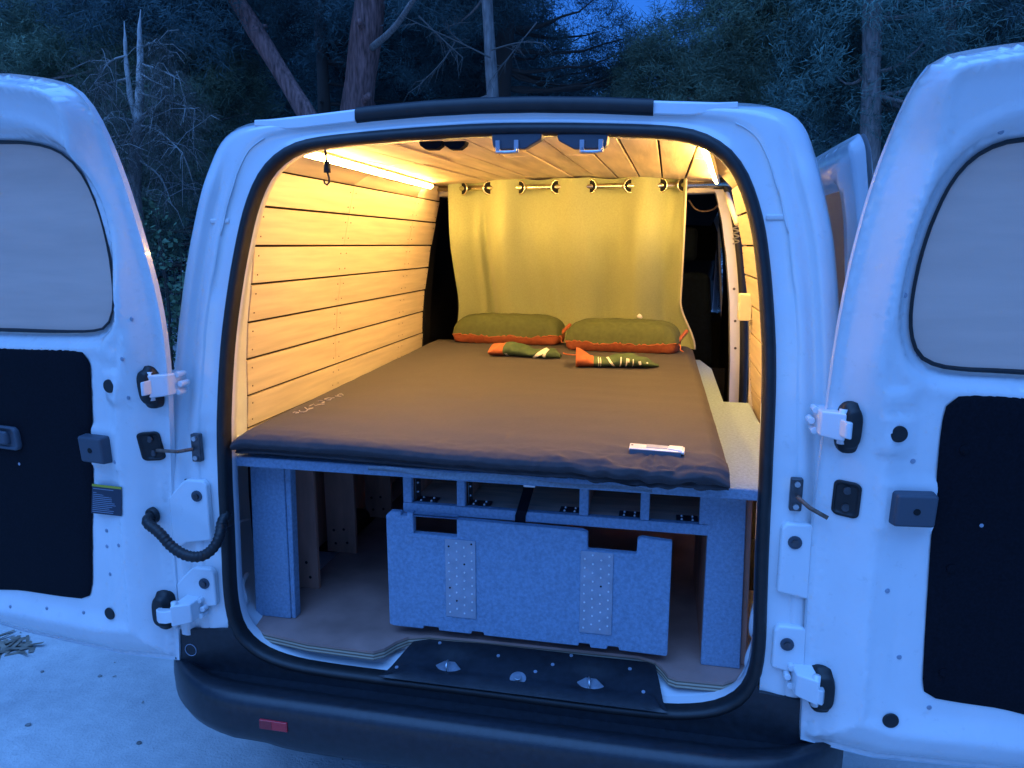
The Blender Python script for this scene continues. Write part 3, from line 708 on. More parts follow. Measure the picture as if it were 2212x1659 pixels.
        for q, tt in ((base, .010), (base * .6 + mid * .4 + [0, -.006, 0], .010), (mid, .011), (tip, .012)):
            t2 = np.array([0, tt, 0]); V += [q - up - t2, q + up - t2, q + up + t2, q - up + t2]
        F = [(i * 4 + j, i * 4 + (j + 1) % 4, (i + 1) * 4 + (j + 1) % 4, (i + 1) * 4 + j) for i in range(3) for j in range(4)] + [(0, 1, 2, 3), (12, 13, 14, 15)]
        ha = MB().add(V, F).build('hinge_arm', 'paint', door, bevel=.003)
        kz = tip[2]
        br = MB().hexa([(tipx + s * .012, -.084, kz - .028), (tipx - s * .030, -.060, kz - .024), (tipx - s * .034, .004, kz - .024), (tipx + s * .012, .004, kz - .028), (tipx + s * .012, -.084, kz + .028), (tipx - s * .030, -.060, kz + .026), (tipx - s * .034, .004, kz + .026), (tipx + s * .012, .004, kz + .028)])
        br.build('hinge_bracket', 'paint', door, bevel=.004)
        bo = MB()
        for dz, dx in ((.022, .034), (0, .040), (-.020, .033)):
            bo.disc((tipx - s * dx, -.030, kz + dz), (0, -1, 0), .0075, .012, 8)
        bo2 = [MB().disc((tipx - s * dx, -.004, kz + dz), (0, -1, 0), .0075, .030, 8).build('hinge_bolt', 'paint', ha, bevel=.0015) for dz, dx in ((.022, .034), (0, .041), (-.020, .034))]
        MB().tube([(tipx + s * .008, -.070, kz - .034), (tipx + s * .008, -.070, kz + .034)], .008, 10).build('hinge_pin', 'paint', ha, True)
    # door check slot and strap
    sl_ = loc(318, 967, .035) if side < 0 else loc(1830, 1080, .035)
    hs = hz(*sl_)
    L = np.array(rrect(sl_[0] - .021, sl_[0] + .021, sl_[1] - .037, sl_[1] + .037, .011))
    hsl = hf(L)
    slot = loft('check_slot', [to3(L, hsl + .001).tolist(), to3(L, hsl + .005).tolist(), to3(shrink(L, .006), hf(shrink(L, .006)) + .005).tolist(), to3(shrink(L, .007), hf(shrink(L, .007)) + .002).tolist(), to3(shrink(L, .012), hf(shrink(L, .012)) + .0015).tolist()], 'rubber', door, closed=True, cap=True)
    for dz in (-.018, .018): MB().disc(p3(sl_[0], sl_[1] + dz, hz(sl_[0], sl_[1] + dz) + .002), -nn, .008, .004, 12).build('bolt', 'dark_steel', slot)
    e = p3(sl_[0] - .016, sl_[1] - .008 if side < 0 else sl_[1] - .01, hs + .006)
    an = np.array([side * .690, -.012, 1.065 if side < 0 else 1.045])
    if side > 0: e = np.array([.745, -.055, 1.015])
    MB().tube([an + [0, -.012, 0], an * .6 + e * .4 + [0, -.012, -.004], e], .0045, 8).build('check_strap', 'rust_steel', door, True)
    cb = MB().box(an[0] - .012, an[0] + .012, -.016, .0, an[2] - .035, an[2] + .035).build('check_bracket', 'dark_steel', door, bevel=.003)
    for dz in (-.024, .024): MB().disc((an[0], -.016, an[2] + dz), (0, -1, 0), .006, .005, 8).build('bolt', 'steel', cb)
    # little blind rivets / screws
    sp_ = [(273, 860), (253, 997), (257, 1178), (227, 1182), (235, 1242), (24, 1310), (100, 1315), (178, 1325), (226, 1148), (268, 775), (275, 690)] if side < 0 else [(2175, 280), (1975, 998), (1917, 1277), (1945, 1423), (2010, 1532), (2000, 770), (1968, 640)]
    for (px, py) in sp_:
        a = loc(px, py, D); MB().disc(p3(*a, hz(*a) - .0005), -nn, .0055, .002, 12, .0045).disc(p3(*a, hz(*a) + .001), -nn, .0022, .0015, 8).build('screw', 'zinc', door)
    if side < 0:
        # information sticker
        c = [loc(px, py, D) for px, py in ((205, 1043), (268, 1050), (268, 1113), (203, 1106))]
        hh = max(hz(*q) for q in c) + .0012
        st = MB().prism([p3(q[0], q[1], hh) for q in c], -nn * .0008).build('sticker', 'sticker', door)
        lerp = lambda s_, t_: (c[0] * (1 - s_) + c[1] * s_) * (1 - t_) + (c[3] * (1 - s_) + c[2] * s_) * t_
        MB().prism([p3(*lerp(s_, t_), hh + .0009) for s_, t_ in ((0, 0), (1, 0), (1, .08), (0, .08))], -nn * .0004).build('sticker_band', 'sticker_yellow', st)
        ln = MB()
        for k in range(13):
            t0 = .14 + k * .065; s1 = random.uniform(.6, .96)
            ln.prism([p3(*lerp(s_, t_), hh + .0009) for s_, t_ in ((.04, t0), (s1, t0), (s1, t0 + .022), (.04, t0 + .022))], -nn * .0003)
        tag(ln.build('sticker_lines', 'sticker_text', st), kind='stuff')
        # pull handle in the trim panel
        a = loc(25, 945, D)
        L = np.array(rrect(a[0] - .035, a[0] + .10, a[1] - .031, a[1] + .031, .016))
        hd = loft('pull_handle', [to3(L, D).tolist(), to3(L, D + .010).tolist(), to3(shrink(L, .008), D + .012).tolist(), to3(shrink(L, .014), D + .004).tolist(), to3(shrink(L, .018), D + .003).tolist()], 'grey_plastic', tpo, closed=True, cap=True)
        L = np.array(rrect(a[0] + .002, a[0] + .075, a[1] - .018, a[1] + .018, .008)); loft('grip', [to3(L, D + .002).tolist(), to3(L, D + .012).tolist(), to3(shrink(L, .01), D + .014).tolist(), to3(shrink(L, .012), D + .014).tolist()], 'grey_plastic', hd, closed=True, cap=True)
        MB().disc(p3(loc(42, 1002, D)[0], loc(42, 1002, D)[1], D), -nn, .004, .001, 7).build('scuff', 'zinc', tpo)
        # corrugated wiring gaiter between pillar and door
        a = loc(325, 1115, .03); A = p3(*a, hz(*a)); B = at(478, 1130, y=-.02)
        pts = [A, A + [-.0, -.035, -.004], at(345, 1150, y=-.075), at(370, 1182, y=-.08), at(405, 1203, y=-.08), at(440, 1203, y=-.075), at(466, 1180, y=-.062), at(477, 1150, y=-.045), B + [0, .0, .0], B + [0.004, .02, .02]]
        pts = resample(smooth_poly(pts, 3, False), 90)
        MB().tube(pts, [.0125 + .0013 * math.sin(i * 2.2) for i in range(len(pts))], 12).build('wiring_gaiter', 'rubber', door, True)
        MB().disc(A - nn * -.0, -nn, .022, .012, 20, .018).build('gaiter_socket', 'rubber', door, bevel=.002)
        MB().disc(B + [0, .022, 0], (0, -1, 0), .020, .016, 20, .016).build('gaiter_socket', 'rubber', door, bevel=.002)
    else:
        c = loc(2120, 1135, D); MB().disc(p3(*c, D), -nn, .004, .001, 7).build('scuff', 'zinc', tpo)
    return door
rear_door((-.80, -.012), math.radians(180 - 9), -1)
rear_door((.75, -.018), math.radians(6), 1)

# latch housings and recesses on the header inside
def hp(px, py, y=.10): return at(px, py, y=y)
for (xa, xb, flip) in ((1065, 1175, 1), (1205, 1315, -1)):
    a = hp(xa, 298); b = hp(xb, 338); w_ = b[0] - a[0]; X = lambda f: a[0] + (f if flip > 0 else 1 - f) * w_
    zt = a[2] + .012; zb = b[2]; h_ = a[2] - zb
    poly = [(0, 0), (1, 0), (.97, .35), (.66, .80), (.10, .82), (.03, .65)]
    lh = MB().prism([(X(f), .080, a[2] + .006 - t * h_) for f, t in poly], (0, .045, .004)).build('latch_housing', 'grey_plastic', van, bevel=.004)
    zb2 = a[2] - .74 * h_
    MB().tube([(X(.14), .083, zb2 + .012), (X(.14), .066, zb2 - .004), (X(.50), .066, zb2 - .004), (X(.50), .083, zb2 + .012)], .0035, 8).build('latch_bar', 'steel', lh, True)
    for f in (.14, .50): MB().box(X(f) - .005, X(f) + .005, .074, .082, zb2 - .004, zb2 + .022).build('latch_tab', 'zinc', lh, bevel=.001)
for xa, xb in ((905, 958), (958, 1008)):
    a = hp(xa, 306, .13); b = hp(xb, 322, .13)
    MB().prism([(a[0], .125, a[2]), (b[0], .125, a[2]), (b[0] - .004, .125, b[2] + .008), (b[0] - .016, .125, b[2]), (a[0] + .016, .125, b[2]), (a[0] + .004, .125, b[2] + .008)], (0, .03, 0)).build('header_recess', 'trim_black', van, bevel=.002)
# rod-shaped stay and switch on the right lining
MB().tube([at(1560, 398, x=.648), at(1568, 412, x=.650), at(1592, 482, x=.662)], [.010, .011, .011], 10).disc(at(1560, 400, x=.65), (-1, 0, 0), .016, .012, 12).build('side_stay', 'cream', van, True)
MB().tube([at(1590 + 7 * math.cos(i * .9), 488 + i * 1.6, x=.664) for i in range(26)], .0022, 6).build('stay_spring', 'steel', van, True)
a = at(1598, 688, x=.676); sw = MB().box(a[0] - .006, a[0] + .036, a[1] - .035, a[1] + .035, a[2] - .005, a[2] + .088).build('switch_box', 'cream', van, bevel=.004)
MB().box(a[0] - .009, a[0] - .004, a[1] - .014, a[1] + .014, a[2] + .03, a[2] + .055).build('rocker', 'aluminium', sw, bevel=.001)

# ================================================================== THINGS IN THE VAN
# ------------------------------------------------------------------ bed base
bed = empty('bed_base', (0, .8, .5625), 'grey carpeted wooden bed base with open cubbies standing on the van floor', 'bed base')
YF = .115
FT = .5625                                      # top of the floor board
def cb(name, x0, x1, z0, z1, y0=YF, y1=YF + .018, m='carpet', bevel=.003): return box(name, x0, x1, y0, y1, z0, z1, m, bed, bevel)
def X(px, py, y=YF): return float(at(px, py, y=y)[0])
def Z(px, py, y=YF): return float(at(px, py, y=y)[2])
# deck: wide in front, narrow behind the side door cut-out
MB().prism([(-.733, .045, 1.005), (.655, .045, 1.005), (.672, .09, 1.005), (.70, .30, 1.005), (.70, .96, 1.005), (.618, .965, 1.005), (.618, 1.64, 1.005), (.58, 1.88, 1.005), (-.733, 1.88, 1.005)], (0, 0, .026)).build('deck', 'carpet', bed, bevel=.004)
def slab(name, pts, y0, th, m='carpet', bevel=.003): return MB().prism([(x, y0, z) for x, z in pts], (0, th, 0)).build(name, m, bed, bevel=bevel)
zt = 1.005
slab('upright', [(X(553, 1334), FT), (X(628, 1336), FT), (X(612, 1012), zt), (X(540, 1010), zt)], YF, .018)
slab('upright', [(X(628, 1336) + .0005, FT), (X(637, 1338), FT), (X(625, 1012), zt), (X(612, 1012) + .0005, zt)], YF + .004, .03)
slab('upright', [(X(1513, 1444), FT), (X(1598, 1452), FT), (X(1612, 1085), zt), (X(1532, 1085), zt)], YF, .018)
slab('upright', [(X(1598, 1452) + .001, FT), (X(1598, 1452) + .016, FT), (X(1612, 1085) + .016, zt), (X(1612, 1085) + .001, zt)], YF + .02, .8, 'board_brown')
slab('upright', [(X(1513, 1444) + .001, FT), (X(1513, 1444) + .018, FT), (X(1532, 1085) + .018, zt), (X(1532, 1085) + .001, zt)], YF + .0185, .5, 'board_brown')
xl, xr = X(870, 1090), X(1532, 1140)
zr1, zr0 = .916, .889                            # lower rail
xd = [(X(870, 1060), X(889, 1060)), (X(986, 1065), X(1004, 1065)), (X(1251, 1090), X(1271, 1090)), (X(1383, 1105), X(1403, 1105)), (X(1511, 1115), xr - .0005)]
for a, b in xd: cb('divider', a, b, zr1, zt, YF, YF + .018)
cb('rail', xl, xr - .0005, zr0, zr1 - .0005, YF, YF + .02)
cb('rail', X(612, 1012) + .015, X(870, 1030), .986, zt, YF + .002, YF + .02)
for a, b in xd[1:4]: cb('divider_board', a + .002, b - .002, zr1, zt - .001, YF + .0185, .85, 'board_brown', .001)
cb('divider_board', xd[0][0] + .002, xd[0][1] - .002, zr1, zt - .001, YF + .0185, .85, 'board_brown', .001)
cb('shelf', xl + .002, xr - .002, zr1 - .018, zr1 - .006, YF + .0205, .85, 'shelf_wood', .001)
cb('back_board', xl, xr - .003, .60, zt - .001, .86, .875, 'board_brown', .001)
# drop front panel with its two hand slots and notched lower edge
x0, x1 = X(838, 1250, .095), X(1447, 1290, .095); zb, zp = .588, .886
s1 = (X(893, 1135, .095), X(987, 1135, .095), Z(940, 1156, .095), Z(940, 1113, .095)); s2 = (X(1270, 1170, .095), X(1376, 1170, .095), Z(1320, 1192, .095), Z(1320, 1148, .095))
nx = [X(u, 1370, .095) for u in (915, 948, 1018, 1045, 1250, 1275, 1312, 1338)]
pol = [(x0 + .012, zp + .012), (x0, zp), (x0, zb + .004), (x0 + .012, zb)] 
for i in range(0, 8, 2): pol += [(nx[i], zb), (nx[i] + .001, zb + .008), (nx[i + 1] - .001, zb + .008), (nx[i + 1], zb)]
pol += [(x1 - .004, zb - .002), (x1, zb + .002), (x1, zp - .010), (s2[1] + .012, zp - .005), (s2[1] + .001, zp - .010), (s2[1], s2[2]), (s2[0], s2[2]), (s2[0] - .001, zp - .004), (s2[0] - .012, zp), (x0 + .14, zp + .004), (xl + .002, zp + .004), (xl + .001, zp + .012)]
slot1 = [(s1[0], s1[2]), (s1[1], s1[2]), (s1[1], s1[3]), (s1[0], s1[3])]
def plate_with_hole(name, pol, hole, y0, th, m):
    pol = np.array(pol); hole = np.array(hole)
    n0 = len(pol); pts = [tuple(p) for p in pol] + [tuple(p) for p in hole]
    ed = [(i, (i + 1) % n0) for i in range(n0)] + [(n0 + i, n0 + (i + 1) % len(hole)) for i in range(len(hole))]
    v, e, f, *_ = delaunay_2d_cdt([Vector(p) for p in pts], ed, [], 0, 1e-6); v = np.array([tuple(a) for a in v]); f = np.array([tuple(a) for a in f]); c = v[f].mean(1)
    k = inside(c, pol) & ~inside(c, hole); f = f[k]; n = len(v)
    V = [(a, y0, b) for a, b in v] + [(a, y0 + th, b) for a, b in v]; F = [tuple(t) for t in f] + [tuple(t + n)[::-1] for t in f]
    for a, b in ed: F.append((a, b, b + n, a + n))
    o = mesh(name, V, F, m, bed); md = o.modifiers.new('bevel', 'BEVEL'); md.width = .003; md.segments = 2; md.angle_limit = math.radians(40); return o
plate_with_hole('front_panel', pol, slot1, .095, .018, 'carpet')
cb('panel_frame', s1[0] - .016, s1[1] + .004, s1[2] - .011, s1[2] - .0005, .0935, .113, 'carpet', .002)
cb('panel_frame', s1[0] - .016, s1[0] - .0005, s1[2], s1[3] + .002, .0935, .113, 'carpet', .002)
cb('panel_frame', s2[0] - .004, s2[1] + .006, s2[2] - .011, s2[2] - .0005, .0935, .113, 'carpet', .002)
for i, ((u0, u1), (v0, v1)) in enumerate((((962, 1029), (1166, 1333)), ((1252, 1324), (1192, 1368)))):
    pa = X(u0 + 1, (v0 + v1) / 2, .094), X(u1 - 1, (v0 + v1) / 2, .094); za, zb_ = Z((u0 + u1) / 2, v1, .094), Z((u0 + u1) / 2, v0, .094)
    pl = box('nail_plate', pa[0], pa[1], .0915, .0945, za, zb_, 'zinc', bed, .0006)
    st = MB(); hl = MB()
    for c in range(4):
        for r_ in range(9):
            x = pa[0] + (pa[1] - pa[0]) * (.13 + .25 * c); z = za + (zb_ - za) * (.06 + .106 * r_ + (.05 if c % 2 else 0))
            if z > zb_ - .004: continue
            (hl if random.random() < .10 else st).disc((x + random.uniform(-.001, .001), .0916, z), (0, -1, 0), .0026, .0022, 7, .0016)
    tag(st.build('nail_teeth', 'stud', pl), kind='stuff'); tag(hl.build('nail_holes', 'hole', pl), kind='stuff')
# corner brackets with bolts in the cubbies
def bracket(x, zc_, flip, wide=.05):
    o = MB().box(x, x + flip * wide, YF + .022, YF + .060, zr1 - .0055, zr1 - .002)
    if flip > 0: o.box(x, x + .003, YF + .022, YF + .060, zr1 - .002, zr1 + .055)
    br = o.build('bracket', 'dark_steel', bed, bevel=.0008)
    for fx in (.25, .75):
        for yy in (.028, .050):
            MB().disc((x + flip * wide * fx, YF + yy, zr1 - .002), (0, 0, 1), .0032, .0035, 7, .002).build('bolt', 'stud', br)
    if flip > 0:
        for zz in (.018, .042): MB().disc((x + .003, YF + .035, zr1 + zz), (1, 0, 0), .003, .003, 7, .002).build('bolt', 'stud', br)
bracket(xd[0][1] + .001, 0, 1, .055); bracket(xd[1][1] + .001, 0, 1, .055); bracket(xd[2][0] - .001, 0, -1); bracket(xd[3][0] - .001, 0, -1); bracket(xd[4][0] - .001, 0, -1)
# inner legs of brown board
for (xa, xb, yy, yb) in ((-.640, -.545, .290, .305), (-.640, -.540, .545, .56), (-.640, -.54, .86, .875), (-.640, -.54, 1.3, 1.315)):
    lg = box('leg', xa, xb, yy, yb, FT, zt, 'board_brown', bed, .001)
    for dx, dz in ((.03, .03), (.07, .035), (.025, .075), (.06, .08)): MB().disc((xa + dx, yy + .0002, FT + dz), (0, -1, 0), .0045, .001, 8).build('bolt_hole', 'hole', lg)
box('leg', -.700, -.682, .30, 1.7, FT, zt, 'board_brown', bed, .001)
# strap hanging from the middle cubby
xs_ = X(1128, 1100)
stp = MB()
path = [(xs_ + .010, .22, 1.0), (xs_ + .008, .17, .965), (xs_, YF - .0015, .918), (xs_ - .004, YF - .0025, .905), (xs_ - .005, YF - .0025, .882)]
V = []; 
for p in path: V += [(p[0] - .013, p[1], p[2]), (p[0] + .013, p[1], p[2]), (p[0] + .013, p[1] + .0016, p[2] + .0005), (p[0] - .013, p[1] + .0016, p[2] + .0005)]
strap = MB().add(V, [(i * 4 + j, i * 4 + (j + 1) % 4, i * 4 + 4 + (j + 1) % 4, i * 4 + 4 + j) for i in range(4) for j in range(4)] + [(0, 1, 2, 3), (16, 17, 18, 19)]).build('strap', 'trim_black', bed)
MB().box(xs_ - .006, xs_ + .024, .158, .163, .962, .969).build('strap_buckle', 'stud', strap, bevel=.002)
MB().box(X(1248, 1050) - .006, X(1248, 1050) + .009, YF - .01, YF + .01, .992, 1.004).build('wood_block', 'shelf_wood', bed, bevel=.001)
# thin green tube for a faint green line in the right-hand gap
gc = MB().tube([at(1440, 1279, y=.55), at(1475, 1289, y=.55), at(1502, 1297, y=.55)], .0028, 6).build('green_rod', 'pale_green', None, True)
tag(gc, 'thin green rod in the dark gap beside the right bed upright', 'rod')
# ------------------------------------------------------------------ cables behind the uprights
def cable(pts, r, label, m='cable'):
    tag(MB().tube(smooth_poly(pts, 3, False), r, 8).build('cable', m, None, True), label, 'cable')
cable([(-.695, .10, .60), (-.672, .07, .64), (-.668, .06, .70), (-.680, .08, .76), (-.690, .13, .82), (-.70, .2, .8)], .0035, 'thin grey cable rising beside the left bed upright')
cable([(-.700, .20, .585), (-.655, .085, .60), (-.645, .075, .635), (-.665, .09, .66), (-.69, .16, .655)], .0065, 'thick white cable loop at the foot of the left bed upright')
cable([(.68, .12, .62), (.650, .07, .66), (.636, .06, .72), (.650, .08, .79), (.665, .14, .80), (.68, .2, .76)], .0030, 'thin grey cable loop high beside the right bed upright')
o = MB().tube(smooth_poly([(.668, .18, .64), (.645, .10, .66), (.640, .085, .70), (.650, .10, .745), (.668, .17, .76)], 2, False), .014, 12).build('white_hose', 'cable', None, True)
tag(o, 'fat white hose tucked behind the right bed upright', 'hose')
o = MB().tube(smooth_poly([(.668, .18, .57), (.640, .10, .578), (.632, .088, .60), (.642, .1, .63), (.668, .17, .635)], 2, False), .011, 12).build('white_hose', 'cable', None, True)
tag(o, 'white hose bend near the floor behind the right bed upright', 'hose')

# ------------------------------------------------------------------ mattress
MT = 1.100
def mattress_pt(u, v):
    # v: 0 under the front .. over the front lip .. back edge; u across
    lip = [(.10, 1.034), (.04, 1.035), (.004, 1.041), (-.012, 1.045), (-.016, 1.050), (-.012, 1.0545), (-.011, 1.0575), (-.022, 1.062), (-.032, 1.069), (-.035, 1.077), (-.029, 1.087), (-.014, 1.0945), (.015, 1.0985), (.05, 1.0995)]
    nl_ = len(lip) - 1; vl = .42
    if v < vl: f = v / vl * nl_; i = min(int(f), nl_ - 1); g = f - i; y = lip[i][0] * (1 - g) + lip[i + 1][0] * g; z = lip[i][1] * (1 - g) + lip[i + 1][1] * g
    else:
        f = (v - vl) / (1 - vl); y = .05 + (1.86 - .05) * f ** 1.15; z = MT - .0005
        if f > .985: z -= .02
    xa = -.612 - .068 * max(0, min(1, y / 1.7)); xb = .557 - .008 * y
    x = xa + (xb - xa) * u
    e = min(u, 1 - u) * 1.16
    z0 = 1.035
    edge = sstep(0, .035, e) ** .5
    z = z0 + (z - z0) * (.72 + .28 * float(edge))
    # irregular puckers near the front edge, strongest at the right and around the plate
    near = math.exp(-max(0, y + .05) / .07)
    N = lambda a, b, c=0: mnoise.noise(Vector((x * a, y * b, z * 20 + c)))
    right = .5 + .9 * float(sstep(-.25, .45, x))
    if y < .6:
        cr_ = lambda a, b, c: 1 - 2 * abs(N(a, b, c))
        z += near * right * (.0022 * N(7, 14) + .0042 * cr_(11, 22, 3) + .0030 * cr_(27, 40, 7) - .004)
        y += (.004 * N(6, 5, 11) + .005 * cr_(13, 9, 5) + .0035 * cr_(31, 12, 2)) * right * (1 if v < vl else math.exp(-y * 14))
    z += .0016 * (1 - 2 * abs(mnoise.noise(Vector((x * 2.2 + y, y * 5 - x, 4))))) * float(sstep(.0, .2, y))
    y += .040 * (1 - float(sstep(-.6, .35, x))) * float(sstep(.35, 0, y))
    dx = abs(x - .375) ; dyp = y - .055
    z += -.008 * math.exp(-((x - .40) / .10) ** 2 - ((y + .005) / .022) ** 2)
    wr = math.exp(-((x - .40) / .20) ** 2 - ((y - .05) / .10) ** 2)
    z += wr * .0022 * math.sin(math.atan2(y - .05, x - .40) * 9 + 14 * math.hypot(x - .4, y - .05))
    z += .0012 * noise1(x * 6 + y * 9, 21) + .0010 * noise1(y * 22 + x * 3, 22)
    if y < -.01: z -= .004 * float(sstep(-.1, .55, x))
    return (x, y, z)
mt = grid('air_mattress', mattress_pt, 300, 150, 'mattress')
tag(mt, 'thin grey-brown self-inflating double mattress laid over the carpeted bed base', 'mattress')
# perforated grip strip under the front edge
xs = np.linspace(-.25, .40, 60)
loft('grip_strip', [[(x, -.002 + .005 * math.sin(x * 9 + k) - .012 * float(sstep(-.2, .35, x)), 1.0365 + k * .0045 - .004 * float(sstep(-.2, .5, x)) + .003 * math.sin(x * 23)) for x in xs] for k in (-1.2, -.3, .6, 1.4)], 'mattress_grip', mt)
# faint lettering by the wall, as strokes
def zoomA(x, y): return at((690 + x * 200 / 2212) * .8848, (930 + y * 110 / 1217) * .8848, z=MT + .0012)
strokes = [[(270, 860), (330, 835), (430, 850), (350, 870)], [(450, 800), (470, 830), (560, 840), (640, 815), (680, 775), (600, 715)], [(690, 770), (820, 730), (700, 745)], [(720, 680), (840, 625), (880, 670), (960, 640)], [(940, 650), (1040, 625), (1060, 630), (1130, 620)], [(960, 540), (1060, 540), (1130, 570), (1060, 600)], [(1130, 490), (1200, 520), (1290, 510), (1320, 470), (1240, 460), (1130, 490)], [(1330, 460), (1400, 455)], [(1420, 410), (1580, 425), (1480, 400)], [(1480, 385), (1580, 335), (1640, 390), (1560, 370)]]
tx = MB()
for s_ in strokes: tx.tube([zoomA(*p) for p in s_], .0016, 5)
tag(tx.build('lettering', 'print_faint', mt), kind='stuff')
# metal latch plate lying on the mattress
def zoomP(x, y, z): return at((1500 + x * 220 / 2212) * .8848, (1050 + y * 100 / 1005) * .8848, z=z)
pt = empty('latch_plate', tuple(zoomP(1050, 450, 1.104)), 'small silver metal latch plate lying on the front of the mattress', 'latch plate')
zp_ = 1.109
pq = [zoomP(x, y, zp_) for x, y in ((385, 315), (1730, 420), (1720, 545), (1640, 535), (360, 440))]
MB().prism(pq, (0, 0, -.006)).build('plate', 'aluminium', pt, bevel=.0015)
MB().prism([zoomP(x, y, zp_ + .0003) for x, y in ((790, 350), (1320, 400), (1300, 465), (780, 430))], (0, 0, .0012)).build('slider', 'zinc', pt, bevel=.0006)
MB().prism([zoomP(x, y, zp_ + .0003) for x, y in ((1350, 395), (1690, 425), (1660, 530), (1310, 475))], (0, 0, .0025)).build('cover', 'aluminium', pt, bevel=.0012)
MB().disc(zoomP(440, 365, zp_ + .0001), (0, 0, 1), .0025, .0008, 10).build('hole', 'hole', pt)
a = zoomP(370, 445, zp_); b = zoomP(1640, 545, zp_)
MB().hexa([a + [0, -.004, -.016], b + [0, -.004, -.016], b + [0, .004, -.016], a + [0, .004, -.016], a + [0, -.001, -.001], b + [0, -.001, -.001], b + [0, .006, -.001], a + [0, .006, -.001]]).build('rim', 'grey_plastic', pt, bevel=.001)

# ------------------------------------------------------------------ curtain, rod
YC = 1.775
gp = [1130, 1195, 1270, 1360, 1443, 1538, 1615, 1668]
gpt = [at(x * .8848, 460 * .8848, y=YC) for x in gp]; gxs = [p[0] for p in gpt]; zrod = 1.800
cx0, cx1 = float(at(972, 390, y=YC)[0]), float(at(1482, 390, y=YC)[0])
ct = empty('curtain', (0, YC, MT), 'khaki eyelet curtain hanging across the back of the bed', 'curtain')
ph_x = [cx0] + gxs + [cx1]; ph_v = [-.5] + list(range(8)) + [7.6]
def curtain_pt(u, v):
    z = 1.838 - v * (1.838 - 1.072)
    xt = cx0 + (cx1 - cx0) * u
    ph = np.interp(xt, ph_x, ph_v) * PI
    A = .034 - .010 * v
    y = YC + A * math.sin(ph)
    # long irregular folds further down
    f = float(sstep(.05, .4, v))
    y += f * (.016 * math.sin(xt * 9 + 1.0 + .4 * v) + .010 * math.sin(xt * 31 + .8 * v + 2) + .004 * math.sin(xt * 67 - v))
    y += f * .028 * math.exp(-((xt - (cx0 + .13)) / .022) ** 2) * -1 + f * .030 * math.exp(-((xt - (cx0 + .155)) / .03) ** 2)
    y += .004 * mnoise.noise(Vector((xt * 9, 0, z * 6))) * f + .002 * mnoise.noise(Vector((xt * 22, 3, z * 13))) * f
    pass
    fl = float(sstep(.70, 1, v))
    x = xt + fl * (.075 * float(sstep(.90, 1, u)) - .03 * float(sstep(.25, 0, u)))
    z -= .006 * math.sin(ph) ** 2 * (1 - v) * .8 if v < .2 else 0
    y += .19 * float(sstep(.25, .95, v))
    return (x, y, z)
cu = grid('curtain_cloth', curtain_pt, 240, 110, 'curtain', ct)
hem = MB().tube([np.array(curtain_pt(1, v)) + [0.001, -.001, 0] for v in np.linspace(.0, 1, 50)], .0045, 6).build('curtain_hem', 'cream', ct, True)
for i, gx_ in enumerate(gxs):
    nrm = np.array([math.cos(.0) * (-.5 if i % 2 == 0 else .5), -.85, 0]); nrm /= np.linalg.norm(nrm)
    y = YC - .004
    c = np.array([gx_, y, zrod]); tx_ = np.cross(nrm, [0, 0, 1.0])
    ring = [c + (tx_ * math.cos(t) + np.array([0, 0, 1.0]) * math.sin(t)) * .0285 for t in np.linspace(0, 2 * PI, 25)]
    MB().tube(ring, .0042, 8, False).build('eyelet', 'brass', ct, True)
    MB().disc(c + nrm * .0015, nrm, .0265, .0008, 20).build('eyelet_hole', 'hole', ct)
rd = MB().tube([(-.68, YC, zrod), (.66, YC, zrod)], .0125, 14).build('curtain_rod', 'brass', None, True)
tag(rd, 'thin pale metal curtain rod threaded through the khaki curtain eyelets', 'curtain rod')
# curtain tie above the side gap
cable([at(1488, 432, y=1.9), at(1500, 452, y=1.9), at(1520, 458, y=1.9), at(1545, 452, y=1.9), at(1553, 436, y=1.9)], .004, 'brown cord drooping under the roof bow right of the curtain', 'rust_steel')

